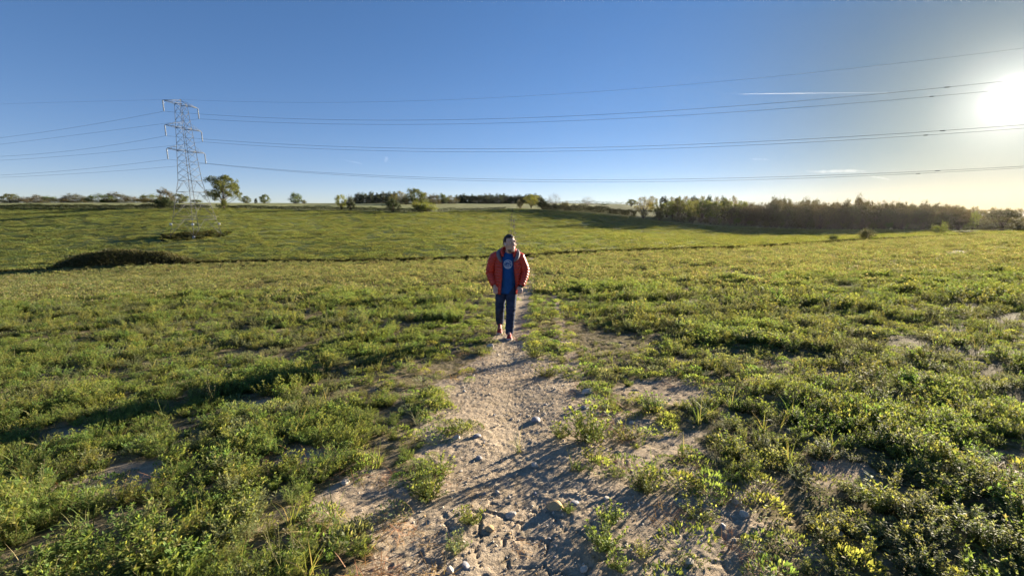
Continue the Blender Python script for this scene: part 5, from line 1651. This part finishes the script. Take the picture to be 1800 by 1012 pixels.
# ------------------------------------------------------------------ stones and separate tufts on the path
M_stone = [simple_mat('pale_flint', (0.50, 0.44, 0.36), .75, .25, var=.25, scale=18, bump=.6, bscale=60),
           simple_mat('grey_flint', (0.26, 0.25, 0.26), .6, .35, var=.3, scale=18, bump=.5, bscale=60),
           simple_mat('ochre_stone', (0.46, 0.32, 0.17), .85, .15, var=.2, scale=18, bump=.6, bscale=60)]
def stone_mesh(seed, mat, flat=.6):
    bm = bmesh.new(); bmesh.ops.create_icosphere(bm, subdivisions=3, radius=.5)
    r = np.random.default_rng(seed); pl = r.normal(size=(9, 3)); pl /= np.linalg.norm(pl, axis=1)[:, None]; off = r.uniform(.28, .46, 9)
    for v in bm.verts:
        p = np.array(v.co)
        for n_, o_ in zip(pl, off):
            d = p @ n_
            if d > o_: p = p - n_ * (d - o_) * .85
        p *= 1 + .10 * (fbm(np.array([p[0] * 5 + 9]), np.array([p[1] * 5 + p[2] * 4 + 9]), seed, 3)[0] - .5)
        v.co = (p[0] * 1.15, p[1] * .85, p[2] * flat)
    me = bpy.data.meshes.new('stone'); bm.to_mesh(me); bm.free(); me.materials.append(mat)
    return me
SM = [[stone_mesh(500 + 10 * k + q, m, (.55, .7, .45)[q]) for q in range(3)] for k, m in enumerate(M_stone)]
STONES = [
    (838, 769, 15, 1, 'rounded dark grey stone left of the path centre, halfway down the bare soil'),
    (803, 772, 16, 0, 'pale stone beside the rounded dark grey one left of the path'),
    (940, 816, 17, 0, 'pale angular stone in the middle of the path below the big tuft'),
    (607, 849, 17, 0, 'white stone lying alone among the weeds left of the path'),
    (978, 888, 30, 2, 'flat ochre slab half buried in the lower middle of the path'),
    (861, 929, 18, 2, 'small bright ochre stone at the lower left of the path'),
    (897, 903, 20, 0, 'pale knobbly stone left of the flat ochre slab'),
    (1032, 690, 22, 0, 'large pale stone on the right side near the second track'),
    (1066, 716, 15, 0, 'pale stone right of the upper large one near the second track'),
    (1028, 718, 14, 1, 'grey stone just below the large pale one by the second track'),
    (942, 738, 20, 1, 'greyish pointed stone on the path left of the big tuft'),
    (1161, 715, 12, 0, 'small white stone by the weeds at the right edge of the bare soil'),
    (1295, 884, 24, 0, 'pale humped stone at the lower right edge of the path'),
    (1306, 908, 18, 0, 'pale stone just below the humped one at the lower right'),
    (1270, 928, 14, 1, 'small grey stone left of the lower right pale pair'),
    (1212, 992, 18, 0, 'pale stone at the bottom edge right of the path centre'),
    (1188, 999, 15, 2, 'tan stone touching the bottom edge beside the pale one'),
    (818, 996, 18, 1, 'dark stone at the bottom left corner of the bare soil'),
    (790, 1004, 20, 0, 'pale block at the bottom edge left of the path'),
    (1026, 1002, 16, 0, 'upright pale stone at the bottom edge of the path centre'),
    (1476, 940, 20, 0, 'pale stone on the bare patch among the right hand weeds'),
    (842, 805, 13, 1, 'small grey stone under the pair left of the path'),
    (1050, 806, 12, 2, 'small tan stone above the small tuft right of centre'),
    (862, 610, 16, 0, 'pale lump of soil and stone left of the man\'s feet'),
    (1110, 745, 12, 0, 'little pale stone right of the big tuft'),
    (765, 833, 15, 2, 'tan stone at the foot of the left hand tufts'),
    (1010, 885, 16, 1, 'grey stone right of the small tuft behind the ochre slab'),
    (1340, 975, 16, 0, 'pale stone at the foot of the lower right weeds'),
    (100, 0, 0, 0, ''),
]
for x, y, px, kd, lb in STONES:
    if not px: continue
    X, Y, Z = ground_at(x, y, 40)
    sz = px / FPX * (Y * cp + (EYE - Z) * sp)
    o = obj('stone', SM[kd][rnd.randrange(3)])
    o.location = (X, Y, float(zp(X, Y)) + sz * .04); o.scale = (sz, sz, sz)
    o.rotation_euler = (rnd.uniform(-.3, .3), rnd.uniform(-.3, .3), rnd.uniform(0, 6.28))
    tag(o, lb, 'stone', 'stones on the path')
# gravel: too many to tell apart
X = np.concatenate([rng.normal(0, .7, 11000) + .25]); Y = np.sqrt(rng.uniform(1.2, 64, len(X)))
X = X + path_x(Y)
keep = (rng.random(len(X)) < soil(X, Y)) & (fbm(X * 2, Y * 2, 461, 2) > .40)
X, Y = X[keep], Y[keep]
s = rng.gamma(1.3, .0045, len(X)) + .004
stuff_instances('gravel', 'small pale pebbles and crumbs of soil strewn over the path', 'gravel', [SM[0][0], SM[0][1], SM[0][2], SM[2][0], SM[0][2], SM[1][2]], X, Y, zp(X, Y) + s * .1, s, np.where(rng.random(len(X)) < .1, 5, rng.integers(0, 5, len(X))), .5)

TUFTS = [
    (763, 714, 34, 0, 'single round tuft left of the path level with the far stones'),
    (1037, 776, 84, 1, 'largest tuft growing on the bare soil right of the path centre'),
    (985, 768, 40, 0, 'small tuft touching the left side of the largest one'),
    (1100, 770, 46, 2, 'low tuft touching the right side of the largest one'),
    (1048, 810, 42, 2, 'small flat tuft directly below the largest one'),
    (1018, 827, 24, 0, 'tiny tuft left below the small flat one'),
    (1085, 836, 28, 2, 'tiny yellowish tuft right below the small flat one'),
    (1130, 864, 54, 1, 'mid sized dark tuft right of the path, third row down'),
    (1072, 914, 50, 0, 'domed yellow green tuft right of the ochre slab'),
    (998, 898, 24, 0, 'little dark tuft at the right end of the ochre slab'),
    (1066, 962, 66, 1, 'broad tuft at the bottom right of the path centre'),
    (1226, 906, 58, 2, 'flat tuft on the right side of the bare soil, lower row'),
    (1285, 792, 54, 0, 'round tuft at the right edge of the bare soil, upper row'),
    (1338, 806, 38, 2, 'smaller tuft right of the round one at the soil edge'),
    (1150, 722, 44, 1, 'tuft at the upper right where soil meets weeds'),
    (826, 918, 48, 0, 'dark tuft at the lower left edge of the path'),
    (757, 876, 62, 1, 'leafy tuft left of the path above the dark one'),
    (770, 828, 54, 2, 'grassy tuft left of the path beside the tan stone'),
    (810, 965, 44, 3, 'grey green spreading weed at the bottom left of the path'),
    (1130, 975, 36, 2, 'small tuft near the bottom edge right of the broad one'),
    (1085, 1002, 42, 0, 'tuft cut by the bottom edge right of centre'),
    (960, 660, 40, 2, 'low tuft on the strip between the two tracks, nearest the viewer'),
    (942, 628, 40, 1, 'tuft on the strip between the tracks just before the man'),
]
TM = [leafy_clump(601, .10, .075, 26, M_weed, .026, .010, .8).build('weed_tuft'), leafy_clump(602, .12, .085, 30, M_weed, .026, .010, .75).build('weed_tuft'),
      leafy_clump(603, .12, .05, 26, M_weed_yellow, .022, .009, .95).build('weed_tuft'), leafy_clump(604, .13, .06, 20, M_weed_grey, .030, .010, .9).build('weed_tuft')]
for x, y, px, kd, lb in TUFTS:
    X, Y, Z = ground_at(x, y, 40)
    W = px / FPX * (Y * cp + (EYE - Z) * sp)
    o = obj('weed_tuft', TM[kd]); s = W / .23
    o.location = (X, Y, float(zp(X, Y)) - .004); o.scale = (s, s, s * .95); o.rotation_euler = (0, 0, rnd.uniform(0, 6.28))
    tag(o, lb, 'weed', 'separate tufts on the bare soil')

# ------------------------------------------------------------------ the air
M_haze, nt, out = new_mat('haze_air')
pv = nt.nodes.new('ShaderNodeVolumePrincipled')
pv.inputs['Color'].default_value = (0.98, 0.97, 0.95, 1)
pv.inputs['Density'].default_value = 0.00002
pv.inputs['Anisotropy'].default_value = 0.6
nt.links.new(pv.outputs[0], out.inputs['Volume'])
mb = MB(); mb.box((0, 400, 6.5), (1700, 1000, 61))
tag(obj('haze', mb.mesh('haze', (M_haze,))), 'thin evening haze lying over the fields', 'haze', kind='stuff')
